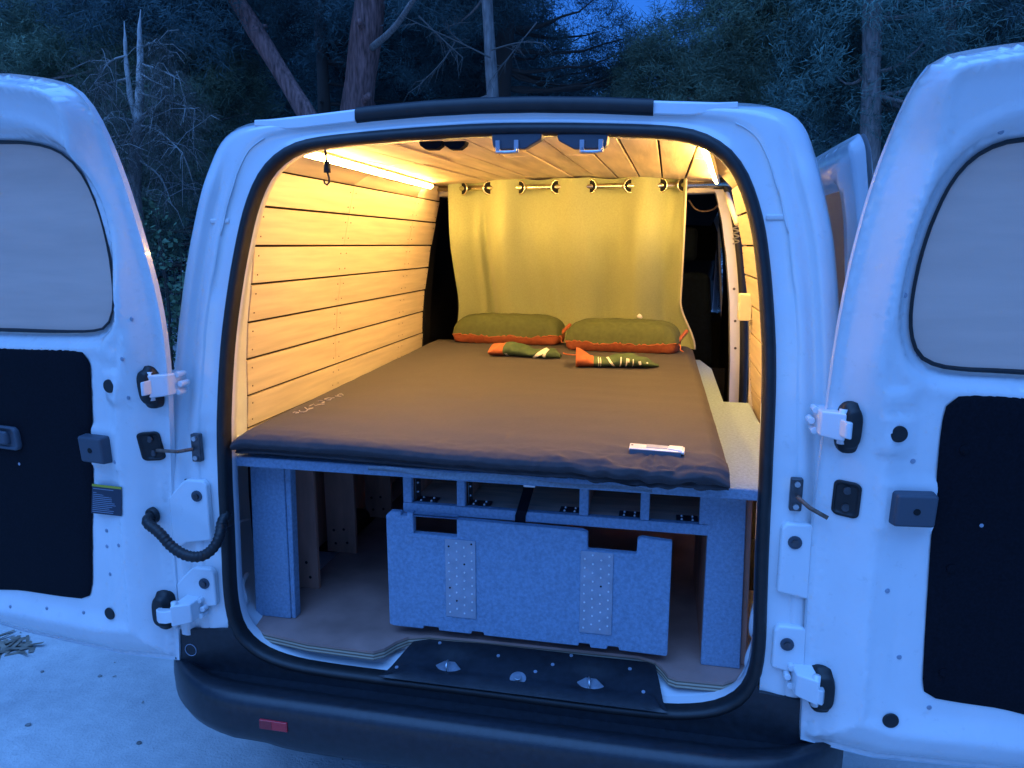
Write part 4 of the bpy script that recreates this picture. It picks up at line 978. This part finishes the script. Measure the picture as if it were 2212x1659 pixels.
# ------------------------------------------------------------------ pillows and their pouches
def pillow(name, c, half_l, half_w, hgt, rot, label, seed):
    root = empty(name, c, label, 'pillow', 'camping pillows')
    ca, sa = math.cos(rot), math.sin(rot); r = np.random.default_rng(seed); ph = r.uniform(0, 6.28, 8)
    def P(l, wd, h): return (c[0] + l * ca - wd * sa, c[1] + l * sa + wd * ca, c[2] + h)
    def shell(u, v, top):
        a = (u * 2 - 1); b = (v * 2 - 1)
        ea = abs(a); eb = abs(b)
        prof = (max(0, 1 - ea ** 6)) ** .5 * (max(0, 1 - eb ** 3.6)) ** .5
        l = a * half_l * (1 - .05 * eb ** 2) ; wd = b * half_w * (1 - .10 * ea ** 3)
        seam = .036 + .003 * math.sin(a * 9 + ph[0]) + .008 * ea ** 4
        if top:
            h = seam + (hgt - seam) * prof
            k = math.exp(-(1 - eb) * 7) + math.exp(-(1 - ea) * 9)
            h += .0045 * min(1, k) * (.35 + .65 * math.exp(-(1 - eb) * 5)) * math.sin(a * 42 + ph[1] + 2 * math.sin(a * 17)) + .0012 * math.sin(a * 13 + b * 5 + ph[2]) + .001 * math.sin(b * 17 + a * 31)
        else:
            h = seam - (seam - .002) * min(1, prof * 2.4)
            h += .002 * math.sin(a * 37 + ph[3]) * (1 - prof)
        return P(l, wd, max(.001, h))
    grid('cover', lambda u, v: shell(u, v, True), 90, 50, 'pillow_green', root)
    grid('underside', lambda u, v: shell(u, v, False), 70, 36, 'pillow_orange', root)
    seam = [np.array(shell(u, 0, True)) + [0, -.001, 0] for u in np.linspace(0, 1, 60)]
    MB().tube(seam, .0022, 6).build('seam_piping', 'pillow_orange', root, True)
    e = shell(1, .1, True)
    MB().tube(smooth_poly([e, np.array(e) + [.012, -.01, -.006], np.array(e) + [.010, -.03, -.022], np.array(e) + [.022, -.035, -.026]], 2, False), .0025, 6).build('drawstring', 'pillow_orange', root, True)
    MB().tube(smooth_poly([np.array(shell(1, .25, True)) + [-.012, 0, .0], np.array(shell(1, .4, True)) + [.006, 0, .022], np.array(shell(1, .55, True)) + [.022, .01, .040]], 2, False), [.006, .011, .012, .011, .010, .009, .008, .007, .006, .004][:10] if False else .008, 8).build('corner_fold', 'pillow_orange', root, True)
    return root
p1 = at(1090, 744, z=MT); p2 = at(1342, 762, z=MT)
pillow('pillow', (p1[0], p1[1] + .112, MT + .001), .262, .118, .128, -.03, 'olive and orange camping pillow against the curtain, next to the lining wall', 3)
pillow('pillow', (p2[0] + .0, p2[1] + .125, MT + .001), .248, .130, .128, -.075, 'olive and orange camping pillow against the curtain, next to the side door gap', 8)
def pouch(c0, c1, wid, label, seed, knot):
    A = np.array(c0); B = np.array(c1); d = B - A; Lh = np.linalg.norm(d); d /= Lh; n_ = np.array([-d[1], d[0], 0])
    root = empty('drawstring_pouch', tuple(A), label, 'pouch', 'pillow pouches')
    r = np.random.default_rng(seed); ph = r.uniform(0, 6.28, 6)
    def pt(t, th, grow=0):
        w_ = wid * (1 - .12 * t + .06 * math.sin(t * 7 + ph[0])) * (1 - .75 * float(sstep(.86, 1.0, t))); hh = .025 * (1 - .35 * t) * (1 + .25 * math.sin(t * 9 + ph[1])) * (1 - .6 * float(sstep(.85, 1, t)))
        return A + d * Lh * t + n_ * (w_ * math.cos(th)) + np.array([0, 0, hh * .98 + hh * math.sin(th) + .0025 * math.sin(t * 31 + th * 3 + ph[2]) * (math.sin(th) > 0)]) + np.array([0, 0, .0015])
    grid('bag', lambda u, v: tuple(pt(.19 + .81 * v, 2 * PI * u)), 28, 50, 'pouch_green', root, closed_u=True)
    def mouth(u, v):
        p = pt(.19 + .01 - .21 * v, 2 * PI * u); k = 1 + .22 * v; c = pt(.19 - .19 * v, 0) * .5 + pt(.19 - .19 * v, PI) * .5
        q = c + (p - c) * k; q[2] = max(MT + .002, q[2] + .004 * v * math.sin(4 * PI * u)); return tuple(q)
    grid('mouth', mouth, 28, 14, 'pillow_orange', root, closed_u=True)
    pr = MB()
    def band(t0, t1, a0, a1, n=6, wdt=.0022):
        pr.tube([pt(t0 + (t1 - t0) * i / n, a0 + (a1 - a0) * i / n) + [0, 0, .001] for i in range(n + 1)], wdt, 5)
    if knot:
        band(.235, .235, 3.6, 4.6); band(.255, .255, 3.6, 4.6); band(.62, .80, 4.3, 1.7, 8, .005); band(.66, .84, 4.0, 1.9, 8, .004); band(.80, .83, 3.6, 2.0, 6, .006)
    else:
        band(.26, .26, 1.8, 4.4); band(.285, .285, 1.8, 4.4); band(.36, .45, 2.0, 4.2); band(.375, .465, 2.0, 4.2); band(.53, .52, 2.5, 4.0, 6, .003); band(.60, .59, 2.6, 4.0, 6, .003); band(.62, .62, 2.6, 3.2); band(.675, .67, 2.7, 4.0, 6, .002); band(.75, .76, 2.9, 3.4, 4, .005); band(.84, .85, 2.7, 3.0, 3, .003)
    tag(pr.build('printing', 'print_white', root), kind='stuff')
    if knot:
        e = pt(1, 0)
        MB().tube(smooth_poly([e + [.0, .05, .004], e + [.012, .02, .004], e + [.030, .005, .005], e + [.05, .002, .004], e + [.075, .006, .002]], 2, False), .003, 6).build('drawstring', 'pillow_orange', root, True)
    return root
q = [at(1062, 770, z=MT), at(1208, 778, z=MT), at(1243, 795, z=MT), at(1422, 797, z=MT)]
up_ = np.array([0, .05, 0])
pouch(q[0] + [0, .045, 0], q[1] + [0, .045, 0], .056, 'crumpled green pillow pouch knotted with pale cord, orange mouth open', 5, True)
pouch(q[2] + [0, .045, 0], q[3] + [0, .045, 0], .056, 'flat green pillow pouch with white stripes and orange mouth on the mattress', 6, False)
cl_ = at(1382, 686, y=p2[1] + .20)
o = MB().tube([cl_ + [-.008, 0, .012], cl_ + [0, 0, .004], cl_ + [.008, 0, -.004]], [.008, .010, .007], 8).build('cord_stopper', 'cable', None, True)
tag(o, 'small white cord stopper on the curtain just above a pillow', 'cord stopper')

# ------------------------------------------------------------------ LED strips and the hanging hook
for s in (-1, 1):
    nm = 'light strip along the ceiling edge above the lining wall opposite the side door' if s < 0 else 'light strip along the ceiling edge above the side door opening'
    le = empty('light_strip', (s * .598, .95, 1.80), 'warm glowing ' + nm, 'light strip', 'ceiling light strips')
    y0, y1 = .20, 1.575
    A = lambda y, dx, dz: (s * (xl_(y) - .004 + dx), y, zc(xl_(y), y) - .010 + dz)
    MB().hexa([A(y0, .004, -.012), A(y0, -.012, .004), A(y1, -.012, .004), A(y1, .004, -.012), A(y0, .012, -.004), A(y0, -.004, .012), A(y1, -.004, .012), A(y1, .012, -.004)]).build('channel', 'led_case', le)
    MB().hexa([A(y0, -.001, -.013), A(y0, -.013, -.001), A(y1, -.013, -.001), A(y1, -.001, -.013), A(y0, .0015, -.0105), A(y0, -.0105, .0015), A(y1, -.0105, .0015), A(y1, .0015, -.0105)]).build('diffuser', 'led', le)
a = at(702, 322, y=.125); b = at(706, 352, y=.125)
hk = empty('bungee_hook', tuple(b), 'black bungee hook dangling from the header in front of the light strip', 'hook')
MB().tube([a + [0, 0, .018], (a + b) / 2, b], .0032, 8).build('cord', 'rubber', hk, True)
MB().tube([b + [0, 0, .004], b + [0, 0, -.022]], [.0065, .0085], 10).build('ferrule', 'rubber', hk, True)
MB().tube([b + [0, 0, -.02], b + [.004, 0, -.034], b + [.004, 0, -.044], b + [-.002, 0, -.050], b + [-.008, 0, -.046], b + [-.009, 0, -.040]], .0024, 8).build('hook_wire', 'rubber', hk, True)

# ================================================================== TREES AND GROUND LITTER
def big_mesh(name, V, m, parent, nper=3):
    V = np.asarray(V, np.float32).reshape(-1, 3); n = len(V) // nper
    me = bpy.data.meshes.new(name); me.vertices.add(len(V)); me.vertices.foreach_set('co', V.ravel())
    me.loops.add(n * nper); me.loops.foreach_set('vertex_index', np.arange(n * nper, dtype=np.int32))
    me.polygons.add(n); me.polygons.foreach_set('loop_start', np.arange(n, dtype=np.int32) * nper)
    me.update(calc_edges=True); me.validate()
    return link(name, me, m, parent)
def needles(centers, per, spread, length, width, droop, r, axis=None):
    """thin triangles set along a little drooping twig at every clump centre"""
    C0 = np.asarray(centers); m = len(C0)
    ax = r.normal(0, 1, (m, 3)); ax[:, 2] = ax[:, 2] * .35 - droop * .5; ax /= np.linalg.norm(ax, axis=1)[:, None]
    C = np.repeat(C0, per, 0); A = np.repeat(ax, per, 0); n = len(C)
    t = r.uniform(-1, 1, (n, 1)); k = np.repeat(r.uniform(.6, 1.4, (m, 1)), per, 0)
    P = C + A * t * spread * 2.1 * k + r.normal(0, 1, (n, 3)) * spread * .34; P[:, 2] -= (t[:, 0] ** 2) * spread * .5
    d = A * .8 + r.normal(0, .62, (n, 3)); d[:, 2] -= droop * .4; d /= np.linalg.norm(d, axis=1)[:, None]
    s = np.cross(d, r.normal(0, 1, (n, 3))); s /= np.linalg.norm(s, axis=1)[:, None] + 1e-9
    L = length * r.uniform(.5, 1.2, (n, 1)); W_ = width * r.uniform(.6, 1.3, (n, 1))
    return np.stack([P - s * W_, P + s * W_, P + d * L], 1)
def branchy(root, tip, r0, r, sag=.1, n=7):
    root = np.array(root, float); tip = np.array(tip, float); t = np.linspace(0, 1, n)[:, None]
    P = root * (1 - t) + tip * t; P[:, 2] += -sag * 4 * (t * (1 - t))[:, 0]; P[1:-1] += r.normal(0, .012, (n - 2, 3)) * np.linalg.norm(tip - root)
    return P, np.linspace(r0, r0 * .25, n)
def pine(name, pts, rad, label, bark, needle, crown, seed, group=None, twigs=14, stubs=6, cat='tree'):
    """pts: trunk polyline; crown: list of (centre, radii, clumps, per, spread, len, wid, droop)"""
    r = np.random.default_rng(seed); root = empty(name, tuple(pts[0]), label, cat, group)
    P = resample(smooth_poly(pts, 2, False), 26); k = np.linspace(0, 1, 26)
    R_ = np.interp(k, np.linspace(0, 1, len(rad)), rad) * (1 + .06 * np.sin(k * 37 + seed))
    MB().tube(P, R_, 14).build('trunk', bark, root, True)
    lb = bark if bark != 'bark_red' else 'twig_dark'
    for c, rd_, ncl, per, spr, ln, wd, dr in crown:
        c = np.array(c)
        for _ in range(twigs):
            v = r.normal(0, 1, 3); v /= np.linalg.norm(v); tip = c + v * np.array(rd_) * r.uniform(.4, .95)
            j = int(np.argmin(np.linalg.norm(P - (tip * .25 + c * .75), axis=1) + np.abs(P[:, 2] - tip[2] + .4) * .3)); j = min(j, 24)
            B, rr = branchy(P[j], tip, max(.008, R_[j] * .28), r, .12); MB().tube(B, rr, 6, False).build('limb', lb, root, True)
    for _ in range(stubs):
        j = r.integers(3, 24); v = r.normal(0, 1, 3); v[2] *= .3; v /= np.linalg.norm(v)
        MB().tube([P[j], P[j] + v * (R_[j] + r.uniform(.03, .15))], [R_[j] * .3, R_[j] * .2], 7).build('limb_stub', bark, root, True)
    T = []
    for c, rd_, ncl, per, spr, ln, wd, dr in crown:
        v = r.normal(0, 1, (ncl, 3)); v /= np.linalg.norm(v, axis=1)[:, None]; v *= r.uniform(0, 1, (ncl, 1)) ** .45
        cc = np.array(c) + v * np.array(rd_)
        T.append(needles(cc, int(per * 1.5), spr, ln, wd * .68, dr, r))
    if T: big_mesh('crown', np.concatenate(T), needle, root)
    return root
def tp_(px, py, y): return at(px, py, y=y)
G0 = lambda p: (p[0], p[1], -.05)
def trunk_line(px_top, px_bot, y, extra=2.2):               # through two picture points at one depth, down to the ground and up beyond the frame
    a = tp_(*px_top, y); b = tp_(*px_bot, y); d = (a - b) / (a[2] - b[2])
    return [b - d * (b[2] + .05), b, a, a + d * extra]
TH = dict(spr=.16)
# large red-barked pine
pine('pine_tree', trunk_line((800, 0), (772, 225), 8.0, 3.0), [.30, .24, .21, .17, .12], 'thick red-barked pine rising straight behind the van roof', 'bark_red', 'needle_dark',
     [((-1.6, 8.6, 6.4), (2.4, 1.8, 1.6), 420, 60, .17, .15, .007, .5)], 31, 'pines behind the van', 8, 10)
pine('pine_tree', trunk_line((545, 55), (655, 235), 7.0, 1.6), [.15, .13, .11, .10, .08], 'leaning bare pine trunk slanting behind the van roof', 'bark_red', 'needle_dark',
     [((-5.6, 7.4, 4.9), (2.1, 1.3, 1.1), 700, 60, .17, .15, .007, .5)], 32, 'pines behind the van', 6, 8)
pine('pine_tree', trunk_line((1052, 0), (1065, 215), 7.5, 2.6), [.085, .075, .07, .065, .05], 'slim grey pine trunk behind the black roof strip', 'bark_grey', 'needle_dark',
     [((-2.3, 8.2, 5.0), (1.0, .9, .8), 260, 60, .16, .15, .007, .5)], 33, 'pines behind the van', 8, 10)
pine('pine_tree', trunk_line((1092, 60), (1085, 215), 9.5, 2.2), [.16, .14, .13, .12, .09], 'dark stout pine half hidden behind a slim grey trunk', 'twig_dark', 'needle_dark',
     [((-.35, 10.7, 4.2), (.6, .5, .65), 120, 60, .15, .14, .007, .4), ((-1.2, 10.3, 4.6), (1.05, .8, .95), 95, 60, .15, .15, .007, .5), ((-2.0, 10.4, 6.0), (1.5, 1.0, .8), 260, 60, .17, .15, .008, .5)], 34, 'pines behind the van', 8, 6)
pine('pine_tree', trunk_line((690, 0), (700, 225), 10.0, 2.6), [.12, .11, .10, .09, .07], 'thin dark pine between the leaning and the red-barked trunks', 'twig_dark', 'needle_dark',
     [((-4.3, 10.5, 5.2), (1.3, 1.0, 1.3), 380, 60, .17, .15, .008, .5), ((-2.9, 11.2, 4.6), (1.1, .9, 1.0), 260, 60, .17, .15, .008, .5)], 35, 'pines behind the van', 8, 6)
pine('pine_tree', trunk_line((1885, 0), (1880, 320), 8.5, 2.6), [.13, .12, .11, .10, .07], 'hazy grey pine trunk beyond the open side door', 'bark_grey', 'needle_green',
     [((3.6, 9.1, 3.9), (2.0, 1.2, 1.8), 820, 60, .16, .14, .007, .5), ((2.4, 9.6, 5.6), (1.6, 1.2, 1.2), 300, 60, .16, .14, .007, .5)], 36, 'pines behind the van', 16, 12)
# feathery green pines right of the sky gap
pine('pine_tree', trunk_line((1600, 60), (1590, 300), 10.0, 1.6), [.12, .11, .10, .09, .07], 'bushy green pine right of the patch of open sky', 'bark_grey', 'needle_pale',
     [((.80, 10.0, 4.0), (1.25, 1.0, 1.05), 560, 70, .14, .14, .0065, .2), ((2.2, 10.2, 4.8), (1.3, 1.0, 1.4), 560, 70, .14, .14, .0065, .2)], 37, 'pines behind the van', 12, 0)
pine('pine_tree', trunk_line((2050, 100), (2060, 300), 9.0, 2.6), [.12, .11, .10, .09, .07], 'dense dark pine behind the right rear door', 'bark_grey', 'needle_dark',
     [((5.3, 9.6, 3.6), (2.2, 1.4, 2.6), 800, 60, .18, .15, .008, .5)], 38, 'pines behind the van', 12, 0)
# pale feathery pine upper left
pine('pine_tree', trunk_line((-40, 60), (-60, 400), 8.0, 2.0), [.14, .13, .12, .10, .07], 'pale feathery pine above the left rear door', 'bark_grey', 'needle_pale',
     [((-6.3, 7.9, 3.55), (1.35, 1.0, .95), 520, 70, .13, .13, .0065, .2), ((-8.4, 8.3, 4.1), (1.7, 1.1, 1.0), 560, 70, .14, .13, .007, .2), ((-8.0, 8.6, 2.5), (1.6, 1.2, 1.4), 400, 70, .15, .13, .007, .2)], 39, 'pines behind the van', 12, 0)
pine('pine_tree', trunk_line((180, 40), (190, 400), 11.0, 2.0), [.15, .14, .12, .10, .07], 'dark pine filling the gap behind the dead fork', 'twig_dark', 'needle_dark',
     [((-6.6, 11.5, 5.6), (2.6, 1.6, 2.0), 700, 60, .2, .16, .009, .5), ((-5.6, 11.6, 2.6), (2.4, 1.5, 2.4), 800, 60, .2, .16, .009, .5)], 40, 'pines behind the van', 14, 0)
# far wood closing the view, read as one mass; a gap of sky stays between two stands
r = np.random.default_rng(50)
CC = []
def stand(c, rad, n):
    v = r.normal(0, 1, (n, 3)); v /= np.linalg.norm(v, axis=1)[:, None]; v *= r.uniform(0, 1, (n, 1)) ** .4; CC.append(np.array(c) + v * np.array(rad))
stand((-14, 15, 5), (4, 1.6, 5), 1500); stand((-8.5, 15.5, 5), (3.2, 1.5, 4.6), 1400); stand((-4.6, 15.5, 5.4), (2.6, 1.4, 2.6), 1050)
stand((17, 13, 4), (4, 1.6, 4.5), 900); stand((-21, 14, 4), (4.5, 1.6, 4.5), 900); stand((12, 12.5, 1.2), (4, 1.2, 1.9), 600); stand((20, 9, 3), (3, 3, 3.5), 600)
stand((-11.5, 13.5, 1.3), (3.6, 1.2, 2.0), 1000); stand((-5, 13.5, 1.0), (4, 1.0, 1.8), 500); stand((4, 13.5, 1.0), (5, 1.0, 1.8), 500)
stand((-2.2, 15.5, 4.4), (1.2, 1.2, 1.2), 200); stand((1.4, 15.5, 4.3), (1.5, 1.3, 1.3), 420); stand((4.5, 15, 5.5), (3.0, 1.5, 3.6), 1400); stand((10, 14, 5), (4, 1.6, 5), 1500)
tag(big_mesh('far_wood', needles(np.concatenate(CC), 70, .26, .22, .012, .4, r), 'needle_dark', None), 'dark distant pine wood closing off the clearing', 'wood', kind='stuff')
tk = MB()
# dead forked tree with drooping pale branches
r = np.random.default_rng(61)
YD = 5.6
fk = tp_(298, 268, YD); base = tp_(290, 420, YD)
dt = empty('dead_tree', (base[0], base[1], 0), 'dead forked tree with pale bare stems and drooping dry branches', 'dead tree')
MB().tube(resample([(base[0] + .03, YD, -.05), tuple(base), tuple(tp_(293, 330, YD)), tuple(fk)], 20), np.linspace(.085, .062, 20), 12).build('trunk', 'bark_grey', dt, True)
MB().tube(resample([tuple(fk), tuple(tp_(302, 215, YD)), tuple(tp_(303, 120, YD)), tuple(tp_(301, 60, YD)), tuple(tp_(304, 20, YD))], 16), np.r_[np.linspace(.055, .028, 12), .024, .016, .010, .003] * (1 + .12 * np.sin(np.arange(16) * 2.1)), 10).build('stem', 'bark_pale', dt, True)
MB().tube(resample([tuple(fk), tuple(tp_(282, 215, YD)), tuple(tp_(272, 130, YD)), tuple(tp_(270, 75, YD)), tuple(tp_(268, 45, YD))], 16), np.r_[np.linspace(.035, .02, 12), .018, .012, .007, .002] * (1 + .12 * np.sin(np.arange(16) * 1.7)), 10).build('stem', 'bark_pale', dt, True)
bl = MB(); tips = []
for (a, b, c) in (((305, 138), (345, 150), (388, 172)), ((305, 160), (330, 175), (365, 190)), ((300, 270), (340, 278), (395, 330)), ((298, 330), (350, 350), (400, 400)), ((296, 335), (260, 345), (245, 352)), ((292, 288), (250, 295), (215, 298)), ((292, 262), (245, 250), (215, 268)), ((275, 120), (235, 130), (205, 180)), ((302, 105), (340, 85), (375, 120)), ((296, 258), (340, 225), (385, 205)), ((300, 275), (350, 300), (420, 320)), ((300, 200), (350, 215), (420, 235)), ((275, 170), (230, 180), (190, 200)), ((296, 310), (250, 300), (240, 330)), ((300, 255), (360, 240), (440, 262)), ((300, 345), (350, 380), (370, 440))):
    dy = r.uniform(-.5, .4)
    pp = resample(smooth_poly([tp_(*a, YD), tp_(*b, YD + dy * .5), tp_(*c, YD + dy)], 2, False), 9)
    bl.tube(pp, np.linspace(.012, .004, 9), 6, False)
    for q in pp[2:]:
        for _ in range(3):
            e = q + r.normal(0, .16, 3) + [0, 0, -.12]; m_ = (q + e) / 2 + [0, 0, .05]; bl.tube([q, m_, e], [.004, .0028, .0015], 4, False); tips += [e, m_]
bl.build('branches', 'twig_pale', dt, True)
big_mesh('dry_needles', needles(np.array(tips), 26, .07, .10, .0022, 1.2, r), 'needle_dry', dt)
# bare twiggy branches in front of the trunks, over the roof
r = np.random.default_rng(62); tb = MB()
rootp = tp_(1060, 120, 7.45)
bb_ = empty('dead_branch', tuple(rootp), 'bare forked dead branch reaching out from the slim grey trunk', 'branch')
for (a, b, c) in (((1060, 125), (1000, 95), (880, 40)), ((985, 88), (960, 130), (905, 185)), ((905, 35), (940, 70), (1000, 125)), ((1160, 48), (1110, 110), (1058, 175)), ((1062, 108), (1120, 90), (1170, 92)), ((1000, 95), (960, 60), (990, 50))):
    pp = resample(smooth_poly([tp_(*a, 7.4), tp_(*b, 7.3), tp_(*c, 7.2)], 2, False), 9); tb.tube(pp, np.linspace(.010, .004, 9), 6, False)
    for q in pp[2:]:
        for _ in range(2):
            e = q + (pp[-1] - pp[0]) / np.linalg.norm(pp[-1] - pp[0]) * r.uniform(.05, .22) + r.normal(0, .07, 3) + [0, 0, -.08]; tb.tube([q, (q + e) / 2 + r.normal(0, .012, 3) + [0, 0, .02], e], [.0036, .0026, .0015], 4, False)
tb.build('twigs', 'twig_grey', bb_, True)
MB().tube(resample(smooth_poly([tp_(800, 105, 7.9), tp_(850, 65, 7.6), tp_(880, 20, 7.4), tp_(905, -20, 7.2)], 2, False), 10), np.linspace(.045, .028, 10), 8).build('bough', 'bark_grey', bb_, True)
# leafy shrub between the left door and the pillar
r = np.random.default_rng(63)
c0 = tp_(365, 560, 3.6); sh = empty('leafy_shrub', (c0[0], 3.6, 0), 'leafy green shrub seen between the left door and the van', 'shrub')
st = MB(); cs = []
for k in range(26):
    tip = np.array([c0[0] + r.normal(0, .42), 3.6 + r.normal(0, .4), r.uniform(.7, 1.85)]); st.tube([(c0[0] + r.normal(0, .1), 3.6, -.02), (tip + [c0[0], 3.6, .4]) / 2 * 1.0, tip], [.012, .008, .003], 5, False)
    for t in np.linspace(.35, 1, 12): cs.append((1 - t) * np.array([c0[0], 3.6, .3]) + t * tip)
st.build('stems', 'twig_dark', sh, True)
cs = np.repeat(np.array(cs), 9, 0) + r.normal(0, .07, (len(cs) * 9, 3)); n = len(cs)
d = r.normal(0, 1, (n, 3)); d[:, 2] -= .3; d /= np.linalg.norm(d, axis=1)[:, None]; s = np.cross(d, r.normal(0, 1, (n, 3))); s /= np.linalg.norm(s, axis=1)[:, None]
L = r.uniform(.03, .06, (n, 1)); big_mesh('leaves', np.stack([cs, cs + d * L * .5 + s * L * .32, cs + d * L, cs + d * L * .5 - s * L * .32], 1), 'leaf', sh, 4)
# low undergrowth behind
r = np.random.default_rng(64); U = []
for _ in range(240): U.append((r.uniform(-9, 8), r.uniform(6, 13), r.uniform(0, .9)))
tag(big_mesh('undergrowth', needles(np.array(U), 90, .30, .22, .012, -.3, r), 'needle_dark', None), 'dark low undergrowth under the pines', 'undergrowth', kind='stuff')
# dry needles, chips and pebbles on the ground
r = np.random.default_rng(65); Lp = []
for _ in range(60):
    p = at(r.uniform(-60, 70), r.uniform(1366, 1400), z=.004); Lp.append(p + [0, 0, .004])
for _ in range(900): Lp.append(np.array([r.uniform(-4, 4), r.uniform(-2.5, 4), gz(0, 0) + .003]))
Lp = np.array(Lp); n = len(Lp); Lp[:, 2] = [gz(a, b) - .012 + .003 for a, b, _ in Lp]
an = r.uniform(0, 6.28, n); d = np.stack([np.cos(an), np.sin(an), r.uniform(-.05, .25, n)], 1); s = np.stack([-np.sin(an), np.cos(an), 0 * an], 1)
L = np.where(np.arange(n)[:, None] < 60, r.uniform(.03, .09, (n, 1)), r.uniform(.004, .02, (n, 1))); W_ = np.where(np.arange(n)[:, None] < 60, r.uniform(.004, .012, (n, 1)), .0025)
tag(big_mesh('ground_litter', np.stack([Lp - s * W_, Lp + d * L - s * W_ * .6, Lp + d * L + s * W_, Lp + s * W_], 1), 'litter', None, 4), 'dry chips and needles scattered on the ground', 'litter', kind='stuff')
PEB = ('dark pebble just left of the bumper corner', 'pebble on the bare ground below the left door', 'tiny pale pebble out on the bare ground', 'tiny pebble near the dry chips under the left door', 'small flat pebble on the open ground')
for k, (px, py, sz) in enumerate(((284, 1400, .012), (215, 1452, .007), (60, 1560, .008), (90, 1442, .006), (300, 1600, .007))):
    p = at(px, py, z=0.0); p[2] = gz(p[0], p[1]) - .012
    rr = np.random.default_rng(70 + k); bm = bmesh.new(); bmesh.ops.create_icosphere(bm, subdivisions=2, radius=sz)
    for v in bm.verts: v.co = Vector((v.co.x * 1.3, v.co.y, v.co.z * .6)) * float(rr.uniform(.8, 1.15)) + Vector(p) + Vector((0, 0, sz * .35))
    me = bpy.data.meshes.new('pebble'); bm.to_mesh(me); bm.free(); tag(link('pebble', me, 'stone'), PEB[k], 'pebble', 'pebbles on the ground')
